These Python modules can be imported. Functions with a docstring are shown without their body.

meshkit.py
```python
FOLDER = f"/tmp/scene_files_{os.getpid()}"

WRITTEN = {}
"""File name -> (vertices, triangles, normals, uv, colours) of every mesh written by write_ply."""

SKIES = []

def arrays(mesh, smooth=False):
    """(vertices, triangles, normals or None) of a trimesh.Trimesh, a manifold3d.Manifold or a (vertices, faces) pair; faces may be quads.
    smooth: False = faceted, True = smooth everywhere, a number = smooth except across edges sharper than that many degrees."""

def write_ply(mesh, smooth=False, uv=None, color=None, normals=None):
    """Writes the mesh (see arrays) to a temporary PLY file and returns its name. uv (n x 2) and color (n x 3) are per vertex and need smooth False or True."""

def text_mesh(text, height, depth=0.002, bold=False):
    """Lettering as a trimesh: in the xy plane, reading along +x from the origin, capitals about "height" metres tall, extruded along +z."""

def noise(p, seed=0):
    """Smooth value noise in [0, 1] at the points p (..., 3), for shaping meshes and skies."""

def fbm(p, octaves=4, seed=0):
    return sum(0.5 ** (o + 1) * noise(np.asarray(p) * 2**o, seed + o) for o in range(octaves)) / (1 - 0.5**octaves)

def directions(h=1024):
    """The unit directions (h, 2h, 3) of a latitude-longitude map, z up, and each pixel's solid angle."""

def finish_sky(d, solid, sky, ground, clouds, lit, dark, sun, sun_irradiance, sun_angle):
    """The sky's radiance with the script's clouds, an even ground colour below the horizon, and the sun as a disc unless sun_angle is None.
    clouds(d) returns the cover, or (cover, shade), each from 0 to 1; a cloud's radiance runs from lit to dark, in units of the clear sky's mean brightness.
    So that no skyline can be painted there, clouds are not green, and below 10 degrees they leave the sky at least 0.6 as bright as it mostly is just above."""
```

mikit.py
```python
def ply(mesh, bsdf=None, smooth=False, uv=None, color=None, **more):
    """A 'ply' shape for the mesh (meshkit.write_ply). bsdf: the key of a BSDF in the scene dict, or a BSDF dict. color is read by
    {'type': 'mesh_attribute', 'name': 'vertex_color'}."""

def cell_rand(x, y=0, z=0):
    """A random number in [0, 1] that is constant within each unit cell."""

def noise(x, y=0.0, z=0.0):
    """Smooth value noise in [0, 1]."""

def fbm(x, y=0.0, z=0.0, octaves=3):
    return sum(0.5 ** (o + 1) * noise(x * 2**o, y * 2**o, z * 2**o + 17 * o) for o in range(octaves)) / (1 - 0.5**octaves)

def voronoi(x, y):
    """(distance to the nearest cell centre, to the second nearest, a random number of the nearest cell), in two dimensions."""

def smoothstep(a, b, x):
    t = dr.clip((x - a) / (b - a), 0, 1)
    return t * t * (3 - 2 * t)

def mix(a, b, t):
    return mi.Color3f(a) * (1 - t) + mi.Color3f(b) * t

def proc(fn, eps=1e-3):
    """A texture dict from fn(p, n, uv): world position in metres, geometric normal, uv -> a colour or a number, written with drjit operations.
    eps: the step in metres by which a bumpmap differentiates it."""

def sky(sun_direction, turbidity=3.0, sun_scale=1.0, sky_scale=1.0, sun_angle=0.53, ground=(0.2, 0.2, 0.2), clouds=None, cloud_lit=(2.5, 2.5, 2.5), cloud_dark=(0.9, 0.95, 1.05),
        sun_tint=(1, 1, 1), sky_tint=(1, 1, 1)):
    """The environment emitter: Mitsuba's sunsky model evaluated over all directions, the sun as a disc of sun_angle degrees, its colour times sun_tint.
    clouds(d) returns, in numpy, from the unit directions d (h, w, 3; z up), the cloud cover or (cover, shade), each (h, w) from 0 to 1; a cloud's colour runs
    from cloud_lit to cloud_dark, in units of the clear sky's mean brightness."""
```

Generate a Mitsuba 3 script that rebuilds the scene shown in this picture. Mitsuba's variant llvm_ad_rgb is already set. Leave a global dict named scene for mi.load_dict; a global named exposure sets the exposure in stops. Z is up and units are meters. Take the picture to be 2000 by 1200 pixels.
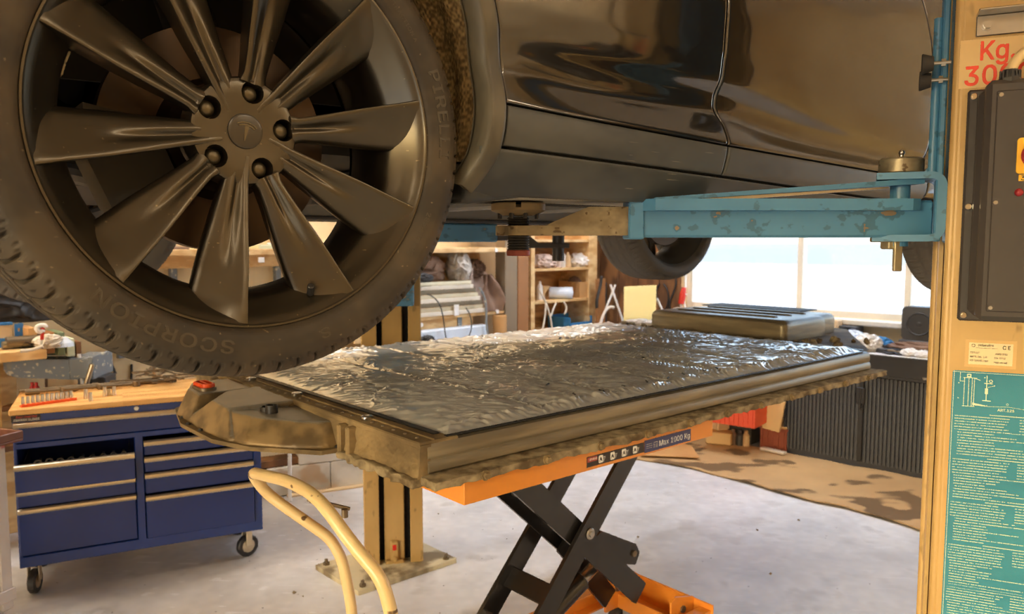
import math, random
import numpy as np, trimesh, manifold3d as m3, mitsuba as mi, drjit as dr, mikit, meshkit
from shapely.geometry import Polygon, box as sbox, Point, LineString
from shapely.ops import unary_union
from mikit import proc, noise, fbm, voronoi, cell_rand, smoothstep, mix
T = mi.ScalarTransform4f
random.seed(7); RNG = np.random.default_rng(7)
scene, labels = {}, {}

# ---------------------------------------------------------------- camera, sky, fill lamps, exposure
FOC, HORIZON, EYE = 1500.0, 475.0, 1.60          # focal length and horizon in pixels of the 2000x1200 frame, eye height in metres
PITCH = math.atan((600 - HORIZON) / FOC)
exposure = 0.0
scene['camera'] = {'type': 'thinlens', 'fov': 2 * math.degrees(math.atan(1000 / FOC)), 'fov_axis': 'x', 'aperture_radius': 0.0022, 'focus_distance': 1.55,
                   'near_clip': 0.02, 'far_clip': 500.0,
                   'to_world': T().look_at(origin=[0, 0, EYE], target=[0, math.cos(PITCH), EYE - math.sin(PITCH)], up=[0, 0, 1])}
# a hazy evening sky: the low sun itself is behind haze on the side of the open garage door
scene['sky'] = mikit.sky((-0.78, -0.60, 0.20), turbidity=6.0, sun_scale=0.0, sky_scale=42, ground=(0.45, 0.43, 0.40), sky_tint=(0.90, 1.0, 1.20))
WARM_FILL = (5.6, 4.7, 3.5)                            # radiance of the added warm fill tubes, in twelfths

# ---------------------------------------------------------------- helpers
def srgb(*c):
    c = np.array(c, float) / 255
    return tuple(np.where(c <= .04045, c / 12.92, ((c + .055) / 1.055) ** 2.4).tolist())
def ray(x, y):
    xc, yc = (x - 1000) / FOC, (y - 600) / FOC
    return np.array([xc, math.cos(PITCH) - yc * math.sin(PITCH), -(yc * math.cos(PITCH) + math.sin(PITCH))])
O_ = np.array([0, 0, EYE])
def atY(x, y, Y): d = ray(x, y); return O_ + d * Y / d[1]
def atZ(x, y, Z): d = ray(x, y); return O_ + d * (Z - EYE) / d[2]
def atP(x, y, p0, n): d = ray(x, y); return O_ + d * (np.dot(np.asarray(p0) - O_, n) / np.dot(d, n))

class Fr:
    """A frame: origin and three axes; maps meshes and points from its own coordinates to the world."""
    def __init__(s, o, x, y, z=(0, 0, 1)):
        s.o = np.array(o, float); s.A = np.array([x, y, z], float)
    def P(s, p): return s.o + np.asarray(p, float) @ s.A
    def L(s, P): return (np.asarray(P, float) - s.o) @ s.A.T
    def M(s):
        m = np.eye(4); m[:3, :3] = s.A.T; m[:3, 3] = s.o; return m
    def px(s, x, y, axis, val):
        """the frame's coordinates of the point seen at a pixel on the plane axis=val"""
        p = np.zeros(3); p[axis] = val
        return s.L(atP(x, y, s.P(p), s.A[axis]))
W = Fr((0, 0, 0), (1, 0, 0), (0, 1, 0))
def heading(deg):
    r = math.radians(deg); return np.array([math.sin(r), math.cos(r), 0.0])

def tm(v, f):
    f = np.asarray(f)
    if f.ndim == 2 and f.shape[1] == 4: f = np.vstack([f[:, [0, 1, 2]], f[:, [0, 2, 3]]])
    return trimesh.Trimesh(np.asarray(v, float), f, process=False)
def cat(*ms):
    flat = []
    for m in ms: flat += list(m) if isinstance(m, (list, tuple)) else [m]
    return trimesh.util.concatenate([tri(m) for m in flat])
def tri(m):
    if hasattr(m, 'to_mesh'):
        q = m.to_mesh(); return trimesh.Trimesh(q.vert_properties[:, :3], q.tri_verts, process=False)
    return m
def man(m):
    m = m.copy(); m.merge_vertices()
    return m3.Manifold(m3.Mesh(np.asarray(m.vertices, np.float32), np.asarray(m.faces, np.uint32)))
def hull(pts): return trimesh.convex.convex_hull(np.asarray(pts, float))
def rotz(d): return trimesh.transformations.rotation_matrix(math.radians(d), [0, 0, 1])
def rotx(d): return trimesh.transformations.rotation_matrix(math.radians(d), [1, 0, 0])
def roty(d): return trimesh.transformations.rotation_matrix(math.radians(d), [0, 1, 0])
def mv(m, t=(0, 0, 0), *R):
    m = m.copy()
    for r in R: m.apply_transform(r)
    m.apply_translation(t); return m
def bx(c, s, bev=0.0):
    """a box with chamfered edges: centre, size, chamfer"""
    h = np.array(s, float) / 2; b = min(bev, h.min() * .9)
    if b <= 0:
        m = trimesh.creation.box(s); m.apply_translation(c); return m
    p = []
    for sx in (-1, 1):
        for sy in (-1, 1):
            for sz in (-1, 1):
                k = np.array([sx, sy, sz])
                for a in range(3):
                    d = h - b; d[a] = h[a]; p.append(k * d)
    m = hull(p); m.apply_translation(c); return m
def b2(lo, hi, bev=0.0):
    lo, hi = np.minimum(lo, hi), np.maximum(lo, hi)
    return bx((lo + hi) / 2, hi - lo, bev)
def tube(pts, r, n=12, cap=True):
    p = np.asarray(pts, float); t = np.gradient(p, axis=0); t /= np.linalg.norm(t, axis=1, keepdims=True) + 1e-12
    r = np.broadcast_to(r, (len(p),))
    a = np.cross(t[0], [0, 0, 1.0] if abs(t[0, 2]) < .9 else [1.0, 0, 0]); a /= np.linalg.norm(a); rows = []
    for k in range(len(p)):
        a = a - t[k] * np.dot(a, t[k]); a /= np.linalg.norm(a); b = np.cross(t[k], a)
        w = np.arange(n) * 2 * np.pi / n
        rows.append(p[k] + r[k] * (np.cos(w)[:, None] * a + np.sin(w)[:, None] * b))
    v = np.vstack(rows); i, j = np.meshgrid(np.arange(len(p) - 1), np.arange(n), indexing='ij')
    q = np.stack([i * n + j, i * n + (j + 1) % n, (i + 1) * n + (j + 1) % n, (i + 1) * n + j], -1).reshape(-1, 4)
    f = np.vstack([q[:, [0, 1, 2]], q[:, [0, 2, 3]]])
    if cap:
        m = len(v); v = np.vstack([v, p[0], p[-1]]); k = np.arange(n); e = (len(p) - 1) * n
        f = np.vstack([f, np.stack([(k + 1) % n, k, k * 0 + m], 1), np.stack([e + k, e + (k + 1) % n, k * 0 + m + 1], 1)])
    return tm(v, f)
def spline(pts, n=40):
    from scipy.interpolate import CubicSpline
    p = np.asarray(pts, float); u = np.r_[0, np.cumsum(np.linalg.norm(np.diff(p, axis=0), axis=1))]
    return CubicSpline(u, p)(np.linspace(0, u[-1], n))
def roundpath(pts, r, n=6):
    """a polyline with its corners rounded"""
    p = [np.asarray(q, float) for q in pts]; out = [p[0]]
    for a, b, c in zip(p, p[1:], p[2:]):
        l = min(r, .45 * np.linalg.norm(b - a), .45 * np.linalg.norm(c - b))
        s, e = b + (a - b) / np.linalg.norm(a - b) * l, b + (c - b) / np.linalg.norm(c - b) * l
        for t in np.linspace(0, 1, n): out.append((1 - t) ** 2 * s + 2 * t * (1 - t) * b + t * t * e)
    return np.array(out + [p[-1]])
def cyl(p0, p1, r, n=20, r1=None, bev=0.0):
    p0, p1 = np.array(p0, float), np.array(p1, float); r1 = r if r1 is None else r1
    d = p1 - p0; L = np.linalg.norm(d); d = d / L
    a = np.cross(d, [0, 0, 1.0] if abs(d[2]) < .9 else [1.0, 0, 0]); a /= np.linalg.norm(a); b = np.cross(d, a)
    prof = [(0, 0), (r - bev, 0), (r, bev), (r1, L - bev), (r1 - bev, L), (0, L)] if bev > 0 else [(0, 0), (r, 0), (r1, L), (0, L)]
    m = lathe(prof, n); v = m.vertices
    m.vertices = p0 + v[:, :1] * a + v[:, 1:2] * b + v[:, 2:] * d
    return m
def lathe(prof, n=48):
    """(radius, height) profile turned about z"""
    prof = np.asarray(prof, float); w = np.arange(n) * 2 * np.pi / n
    v = np.stack([prof[:, None, 0] * np.cos(w), prof[:, None, 0] * np.sin(w), np.broadcast_to(prof[:, None, 1], (len(prof), n))], -1).reshape(-1, 3)
    i, j = np.meshgrid(np.arange(len(prof) - 1), np.arange(n), indexing='ij')
    q = np.stack([i * n + j, i * n + (j + 1) % n, (i + 1) * n + (j + 1) % n, (i + 1) * n + j], -1).reshape(-1, 4)
    m = tm(v, q); return trimesh.Trimesh(m.vertices, m.faces[m.area_faces > 1e-14], process=False)
def prism(poly, h, z0=0.0):
    """a 2-D outline extruded along z"""
    poly = poly if hasattr(poly, 'geom_type') else Polygon(poly)
    poly = poly.buffer(0)
    ms = [trimesh.creation.extrude_polygon(g, h, engine='earcut') for g in getattr(poly, 'geoms', [poly])]
    m = trimesh.util.concatenate(ms); m.apply_translation([0, 0, z0]); return m
def along(poly, x0, x1):
    """an outline in (y, z) extruded along x"""
    m = prism(poly, x1 - x0); v = m.vertices.copy()
    m.vertices = np.stack([v[:, 2] + x0, v[:, 0], v[:, 1]], 1); return m
def sidep(poly, y0, y1):
    """an outline in (x, z) extruded along y"""
    m = prism(poly, y1 - y0); v = m.vertices.copy()
    m.vertices = np.stack([v[:, 0], v[:, 2] + y0, v[:, 1]], 1); m.invert(); return m
def rrect(x0, y0, x1, y1, r, q=5): return sbox(x0 + r, y0 + r, x1 - r, y1 - r).buffer(r, quad_segs=q)
def grid(fn, us, vs):
    u, v = np.meshgrid(us, vs, indexing='ij'); p = np.stack(fn(u, v), -1).reshape(-1, 3)
    n = len(vs); i, j = np.meshgrid(np.arange(len(us) - 1), np.arange(n - 1), indexing='ij')
    return tm(p, np.stack([i * n + j, (i + 1) * n + j, (i + 1) * n + j + 1, i * n + j + 1], -1).reshape(-1, 4))
def slab(fn, nrm, us, vs, th):
    """a sheet with thickness: grid surface fn(u,v) and its copy shifted by th along nrm, closed at the edges"""
    a = grid(fn, us, vs); b = a.copy(); b.vertices = a.vertices + np.asarray(nrm) * th
    n, m_ = len(vs), len(us); k = len(a.vertices)
    ring = [i * n for i in range(m_)] + [(m_ - 1) * n + j for j in range(1, n)] + [i * n + n - 1 for i in range(m_ - 2, -1, -1)] + [j for j in range(n - 2, 0, -1)]
    ring = np.array(ring); nx = np.roll(ring, -1)
    side = np.stack([ring, nx, nx + k, ring + k], 1); side = np.vstack([side[:, [0, 2, 1]], side[:, [0, 3, 2]]])
    return tm(np.vstack([a.vertices, b.vertices]), np.vstack([a.faces, b.faces[:, ::-1] + k, side]))
def text(s, h, depth=.0006, bold=True): return meshkit.text_mesh(s, h, depth, bold)
def rough(m, amp, freq, seed=0):
    """dents and lumps along the vertex normals"""
    m = m.copy(); m.merge_vertices(); n = m.vertex_normals
    m.vertices = m.vertices + n * ((meshkit.fbm(m.vertices * freq, 3, seed) - .5) * 2 * amp)[:, None]; return m
def fine(m, edge):
    k = man(m); return tri(k.refine_to_length(edge))

SH = {}
def add(key, mesh, mat, smooth=False, F=None):
    base, k = key, 0
    while key in scene: k += 1; key = f'{base}_{k:03d}'
    mesh = cat(mesh) if isinstance(mesh, (list, tuple)) else tri(mesh)
    if F is not None: mesh = mesh.copy(); mesh.apply_transform(F.M())
    scene[key] = mikit.ply(mesh, mat, smooth)
    return key
def tag(key, label=None, cat_=None, group=None, kind=None):
    d = labels.setdefault(key, {})
    for k, v in (('label', label), ('category', cat_), ('group', group), ('kind', kind)):
        if v: d[k] = v
    return key
TAKEN = set()
def name(base):
    k, key = 0, base
    while key in TAKEN or key in scene: k += 1; key = f'{base}_{k:03d}'
    TAKEN.add(key); return key
def thing(base, label, cat_, group=None): return tag(name(base), label, cat_, group)
def chars(key, m, mat, F=None):
    for g in m.split(only_watertight=False): add(key, g, mat, False, F)
def one(base, mesh, mat, label, cat_, group=None, smooth=False, F=None):
    """a thing that is one mesh"""
    key = name(base); TAKEN.discard(key); add(key, mesh, mat, smooth, F); TAKEN.add(key); return tag(key, label, cat_, group)
def struct(key, mesh, mat, label=None, smooth=False, F=None):
    k = add(key, mesh, mat, smooth, F); tag(k, label, None, None, 'structure'); return k

# ---------------------------------------------------------------- materials
def mat(key, col, rough=.5, metal=0.0, spec=.5, coat=0.0, bump=None, **more):
    d = {'type': 'principled', 'base_color': col if isinstance(col, dict) else {'type': 'rgb', 'value': list(col)}, 'roughness': rough, 'metallic': metal, 'specular': spec}
    if coat: d |= {'clearcoat': coat, 'clearcoat_gloss': .96}
    d |= more
    if bump: d = {'type': 'bumpmap', 'arbitrary': bump[0], 'scale': bump[1], 'bsdf': d}
    scene[key] = {'type': 'twosided', 'bsdf': d}; return key

def f_floor(p, n, uv):
    a = fbm(p.x * .9, p.y * .9, 3, 4); b = fbm(p.x * 5, p.y * 5, 1, 4); c = noise(p.x * 26, p.y * 26, 2)
    col = mix(srgb(186, 186, 188), srgb(214, 214, 215), smoothstep(.3, .7, a * .6 + b * .4))
    col = mix(col, srgb(150, 134, 112), smoothstep(.5, .75, fbm(p.x * .7 + 9, p.y * .7, 7, 3)) * smoothstep(.2, -1.2, p.x) * .7)
    col = mix(col, srgb(120, 112, 104), smoothstep(.64, .82, b) * .28)
    d1, d2, r = voronoi(p.x * 7, p.y * 7)
    col = mix(col, srgb(80, 74, 70), smoothstep(.04, .015, d1) * smoothstep(.72, .9, r))
    scr = noise(p.x * 3 + p.y * 40, p.y * 4 - p.x * 14, 5)
    return mix(col, srgb(228, 229, 233), smoothstep(.80, .95, scr) * .22) * (.94 + .1 * c)
mat('m_floor', proc(f_floor), .42, spec=.45)
def f_wallp(p, n, uv):
    a = fbm(p.x * 2.2, p.y * 2.2, p.z * .6, 4); g = noise(p.x * 30, p.y * 30, p.z * 3)
    return mix(srgb(226, 203, 160), srgb(204, 176, 130), smoothstep(.35, .7, a) * .8 + .12 * g)
mat('m_wall', proc(f_wallp), .8, spec=.2)
def f_wood(p, n, uv):
    g = fbm((p.x + p.y) * 3, p.z * 34 + noise(p.x * 2, p.y * 2, 3) * 3, (p.x - p.y) * 3, 3)
    return mix(srgb(196, 150, 92), srgb(150, 102, 54), smoothstep(.35, .7, g))
mat('m_wood', proc(f_wood), .55)
def f_woodp(p, n, uv):
    g = fbm((p.x + p.y) * 8, p.z * 26, (p.x - p.y) * 8, 3)
    return mix(srgb(228, 196, 142), srgb(200, 158, 100), smoothstep(.35, .7, g))
mat('m_pine', proc(f_woodp), .55)
def f_woodd(p, n, uv):
    g = fbm((p.x + p.y) * 9, p.z * 5, (p.x - p.y) * 9, 3)
    return mix(srgb(128, 88, 52), srgb(84, 56, 34), smoothstep(.3, .7, g))
mat('m_brownwood', proc(f_woodd), .6)
mat('m_ceiling', srgb(214, 200, 176), .9, spec=.1)
mat('m_concrete', srgb(206, 206, 206), .9, spec=.1)
mat('m_frame', srgb(222, 214, 196), .5)
scene['m_pane'] = {'type': 'thindielectric', 'int_ior': 1.5}
mat('m_black', srgb(24, 24, 26), .45)
mat('m_darkgrey', srgb(52, 52, 54), .5)
mat('m_blackpaint', srgb(17, 16, 16), .22, spec=.5, coat=.6)
mat('m_steel', srgb(178, 174, 166), .28, 1.0)
mat('m_chrome', srgb(210, 208, 204), .12, 1.0)
mat('m_oldsteel', srgb(120, 108, 90), .45, .8)
mat('m_white', srgb(228, 226, 222), .5)
mat('m_offwhite', srgb(214, 206, 190), .5)
mat('m_red', srgb(190, 40, 28), .4)
mat('m_orange', srgb(216, 136, 50), .34, coat=.25)
mat('m_plug', srgb(232, 88, 36), .5)
mat('m_rubber', srgb(38, 36, 34), .7)

# ---------------------------------------------------------------- the setting: room axes u (towards the window wall) and v (towards the shelf wall)
U, V = heading(45), heading(-45)
ROOM = Fr((0, 0, 0), U, V)
UB, UF, VR, VL, HC = -4.6, 6.0, -3.4, 5.0, 3.7
struct('floor', b2((UB - .2, VR - .2, -.12), (UF + .2, VL + .2, 0)), 'm_floor', 'pale grey scuffed concrete workshop floor', F=ROOM)
struct('ground', b2((-60, -60, -.3), (60, 60, -.13)), 'm_concrete', 'pale yard outside the workshop windows', F=ROOM)
struct('ceiling', b2((UB - .2, VR - .2, HC), (UF + .2, VL + .2, HC + .15)), 'm_ceiling', F=ROOM)
struct('wall_left', b2((UB - .2, VL, -.02), (UF + .2, VL + .2, HC + .02)), 'm_wall', 'cream workshop wall behind the shelves', F=ROOM)
struct('wall_right', b2((UB - .2, VR - .2, -.02), (UF + .2, VR, HC + .02)), 'm_wall', F=ROOM)
# window wall: solid parts round the long window
WV0, WV1, WZ0, WZ1 = -1.2, 3.80, 1.02, 2.75
wall = [b2((UF, VR - .1, -.02), (UF + .2, VL + .1, WZ0)), b2((UF, VR - .1, WZ1), (UF + .2, VL + .1, HC + .02)), b2((UF, VR - .1, WZ0), (UF + .2, WV0, WZ1)), b2((UF, WV1, WZ0), (UF + .2, VL + .1, WZ1))]
struct('wall_back', wall, 'm_wall', 'workshop wall with the bright window', F=ROOM)
# rear wall with the open garage doorway (behind the camera)
GV0, GV1, GZ = -1.3, 1.9, 2.25
struct('wall_front', [b2((UB - .2, VR - .1, -.02), (UB, GV0, HC + .02)), b2((UB - .2, GV1, -.02), (UB, VL + .1, HC + .02)), b2((UB - .2, GV0, GZ), (UB, GV1, HC + .02))], 'm_wall', F=ROOM)
struct('door_1__frame', [b2((UB - .22, GV0 - .06, 0), (UB + .02, GV0, GZ)), b2((UB - .22, GV1, 0), (UB + .02, GV1 + .06, GZ)), b2((UB - .22, GV0 - .06, GZ), (UB + .02, GV1 + .06, GZ + .06))], 'm_frame', F=ROOM)
tag('door_1', 'open garage doorway', None, None, 'structure'); labels.pop('door_1__frame', None)
tag('window_1', 'long bright workshop window with slim mullions', None, None, 'structure')
mull = [WV1, 2.75, 1.93, 1.05, .2, -.5, WV0]
add('window_1__frame', [b2((UF + .05, WV0, WZ0), (UF + .12, WV1, WZ0 + .05)), b2((UF + .05, WV0, WZ1 - .05), (UF + .12, WV1, WZ1)), b2((UF + .05, WV0, WZ0), (UF + .12, WV0 + .05, WZ1)), b2((UF + .05, WV1 - .05, WZ0), (UF + .12, WV1, WZ1))], 'm_frame', F=ROOM)
for vm in mull[1:-1]: add('window_1__mullion', b2((UF + .04, vm - .022, WZ0), (UF + .13, vm + .022, WZ1), .004), 'm_frame', F=ROOM)
for v1, v0 in zip(mull, mull[1:]): add('window_1__pane', grid(lambda a, b: (a * 0 + UF + .085, a, b), [v0 + .02, v1 - .02], [WZ0 + .04, WZ1 - .04]), 'm_pane', F=ROOM)
add('window_1__sill', b2((UF - .1, WV0 - .05, WZ0 - .04), (UF + .1, WV1 + .05, WZ0), .006), 'm_frame', F=ROOM)
# timber lining of the window wall's left end and its boards
for k in range(5):
    add('wall_back__plank', b2((UF - .022, WV1 + .03 + k * .232, .0), (UF - .001, WV1 + .03 + k * .232 + .226, 2.9), .004), 'm_brownwood', F=ROOM)
# unseen ceiling tubes, added as warm and cool fill light
scene['m_filltube'] = {'type': 'diffuse', 'reflectance': {'type': 'rgb', 'value': .8}}
WARM_FILL2 = (17.0, 14.4, 11.0)  # stronger warm fill, added to brighten the cream wall
COOL_FILL = (9.0, 9.6, 10.8)  # cool fill, added to brighten the floor and the far end
for lu, lv, lc in ((-3.2, 2.6, WARM_FILL), (-3.2, -.4, WARM_FILL), (-.9, -2.3, WARM_FILL), (1.6, -2.3, WARM_FILL), (3.9, -2.9, WARM_FILL), (.2, 4.3, WARM_FILL2), (-1.4, 3.6, WARM_FILL2), (2.6, 4.0, COOL_FILL), (4.6, 3.9, COOL_FILL), (5.2, 2.6, COOL_FILL), (5.2, 1.0, COOL_FILL)):
    k = thing('fill_lamp', 'unseen tube lamp added on the workshop ceiling as fill light', 'lamp', 'added ceiling fill lamps')
    add(k + '__housing', b2((lu - .7, lv - .08, HC - .06), (lu + .7, lv + .08, HC), .01), 'm_white', F=ROOM)
    add(k + '__tube', cyl((lu - .65, lv, HC - .09), (lu + .65, lv, HC - .09), .028, 10), 'm_filltube', F=ROOM)
    scene[k + '__tube']['emitter'] = {'type': 'area', 'radiance': {'type': 'rgb', 'value': [12 * c for c in lc]}}

# ================================================================ the car on the lift
CA = heading(51.65); CI = np.array([-CA[1], CA[0], 0])
CO = np.array([-.379, 1.154, 1.77])
CAR = Fr(CO, CA, CI)                              # x forward along the car, y inward from the near side, z up from the wheel centre
CARW = 1.95
def f_paint(p, n, uv): return mix((.0035, .0033, .0032), (.006, .0055, .005), fbm(p.x * 3, p.y * 3, p.z * 3))
mat('m_paint', srgb(14, 13, 12), .06, spec=1.0, coat=1.0)
def f_trim(p, n, uv):
    a = fbm(p.x * 5, p.y * 5, p.z * 9, 4); s = noise(p.x * 20, p.y * 20, p.z * 260)
    c = mix(srgb(44, 47, 48), srgb(64, 66, 63), smoothstep(.35, .7, a))
    return mix(c, srgb(120, 114, 100), smoothstep(.86, .95, s) * smoothstep(.5, .7, noise(p.x * 4, p.y * 4, p.z * 8)) * .6)
mat('m_trim', proc(f_trim), .42, spec=.4)
def f_flare(p, n, uv):
    a = fbm(p.x * 14, p.y * 14, p.z * 6, 4)
    return mix(srgb(58, 55, 46), srgb(88, 82, 66), smoothstep(.3, .75, a))
mat('m_flare', proc(f_flare), .45, spec=.4)
def f_liner(p, n, uv):
    a = fbm(p.x * 40, p.y * 40, p.z * 40, 4); b = noise(p.x * 240, p.y * 240, p.z * 160)
    return mix(srgb(96, 80, 54), srgb(168, 146, 104), smoothstep(.3, .75, a * .5 + b * .5))
mat('m_liner', proc(f_liner), .95, spec=.1, bump=(proc(lambda p, n, uv: noise(p.x * 180, p.y * 180, p.z * 120), 1e-3), .004))
mat('m_under', srgb(142, 140, 132), .5, .2)
mat('m_underdark', srgb(44, 42, 39), .65)
mat('m_seam', srgb(6, 6, 6), .8)
def f_rim(p, n, uv):
    a = fbm(p.x * 9, p.y * 9, p.z * 9, 3); sp = noise(p.x * 170, p.y * 170, p.z * 170)
    c = mix(srgb(64, 60, 52), srgb(80, 73, 60), a)
    return mix(c, srgb(150, 136, 104), smoothstep(.93, .97, sp) * .5)
mat('m_rim', proc(f_rim), .29, .88, spec=.6, coat=.25)
def f_tyre(p, n, uv):
    a = fbm(p.x * 12, p.y * 12, p.z * 12, 4); b = noise(p.x * 130, p.y * 130, p.z * 130)
    c = mix(srgb(42, 37, 30), srgb(64, 55, 41), smoothstep(.3, .75, a))
    return mix(c, srgb(128, 112, 82), smoothstep(.9, .97, b) * .5)
mat('m_tyre', proc(f_tyre), .62, spec=.35)
mat('m_letter', srgb(58, 51, 39), .5, spec=.4)
mat('m_tyrelit', srgb(92, 88, 82), .7, spec=.3)  # same rubber in a lighter copy: brighter light painted in for the other wheels
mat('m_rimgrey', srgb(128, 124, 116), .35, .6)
mat('m_disc', srgb(64, 51, 40), .36, .85)
mat('m_cap', srgb(48, 44, 38), .25, .4, coat=.4)
mat('m_nut', srgb(88, 80, 62), .35, .7)
mat('m_weight', srgb(214, 196, 156), .5, .3)

WR = Fr(CO, CA, CI)
RR = .297
# tyre section: (radius, inward) from the outer bead over sidewall and tread to the inner bead
TYW = .285
def tyre_profile():
    pts = [(.288, .012), (.296, .004), (.300, -.002), (.306, -.007), (.318, -.012), (.334, -.013), (.347, -.008), (.357, .000), (.365, .010), (.3705, .020), (.3745, .032), (.3768, .048)]
    n = 26
    for k in range(1, n): 
        s = .048 + (TYW - .096) * k / n; pts.append((.3790 - .0022 * abs(2 * k / n - 1) ** 2.2, s))
    pts += [(r, TYW - s) for r, s in pts[:12][::-1]]
    p = np.array(pts); d = np.r_[0, np.cumsum(np.linalg.norm(np.diff(p, axis=0), axis=1))]
    return p, d
def tyre(nc, dense):
    p, d = tyre_profile()
    L = d[-1]; u = np.linspace(0, L, dense)
    r, s = np.interp(u, d, p[:, 0]), np.interp(u, d, p[:, 1])
    th = np.arange(nc) * 2 * np.pi / nc
    Th, Rg = np.meshgrid(th, r, indexing='ij'); Sg = np.broadcast_to(s, Rg.shape).copy()
    # circumferential grooves
    g = np.zeros_like(Rg)
    for c in (.066, .112, .173, .219): g = np.maximum(g, np.clip((.0052 - np.abs(Sg - c)) / .0016, 0, 1))
    # shoulder notches, curved
    N = 74
    q = (Th * N / (2 * np.pi))
    for side in (0, 1):
        ss = Sg if side == 0 else TYW - Sg
        edge = np.clip((ss + .006) / .012, 0, 1) * np.clip((.066 - ss) / .003, 0, 1) * (Rg > .349)
        ph = (q + 9.0 * (ss - .02) + 60 * np.clip(.026 - ss, 0, 1) ** 1.5) % 1.0
        g = np.maximum(g, edge * np.clip((.075 - np.abs(ph - .5)) / .03, 0, 1))
        ph2 = (q + .5 + 9.0 * (ss - .02)) % 1.0
        g = np.maximum(g, .5 * edge * (ss > .018) * np.clip((.03 - np.abs(ph2 - .5)) / .02, 0, 1))
    g = np.maximum(g, .55 * np.clip((.0016 - np.abs(Rg - (.3555 - .006 * np.clip(np.abs((q % 1.0) - .5) * 2 - .45, 0, 1)))) / .0008, 0, 1) * (Sg < .06) * (((q + .1) % 1.0) < .72))
    mid = (Sg > .072) & (Sg < TYW - .072)
    ph = (q * .5 + 6 * Sg + .25 * np.sin(Sg * 90)) % 1.0
    g = np.maximum(g, .8 * mid * np.clip((.045 - np.abs(ph - .5)) / .02, 0, 1))
    ridge = .0007 * (np.abs(Rg - .343) < .0012) * (Sg < .1) + .0009 * (np.abs(Rg - .3045) < .0016)
    Rn = Rg - .0062 * g; Sn = Sg + np.where(Sg < .1, -1, 1) * ridge
    Sn = Sn + .0035 * g * np.where(Sg < .03, 1, np.where(Sg > TYW - .03, -1, 0))
    v = np.stack([Rn * np.cos(Th), Sn, Rn * np.sin(Th)], -1).reshape(-1, 3)
    i, j = np.meshgrid(np.arange(nc), np.arange(dense - 1), indexing='ij'); i2 = (i + 1) % nc
    return tm(v, np.stack([i * dense + j, i * dense + j + 1, i2 * dense + j + 1, i2 * dense + j], -1).reshape(-1, 4))
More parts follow.
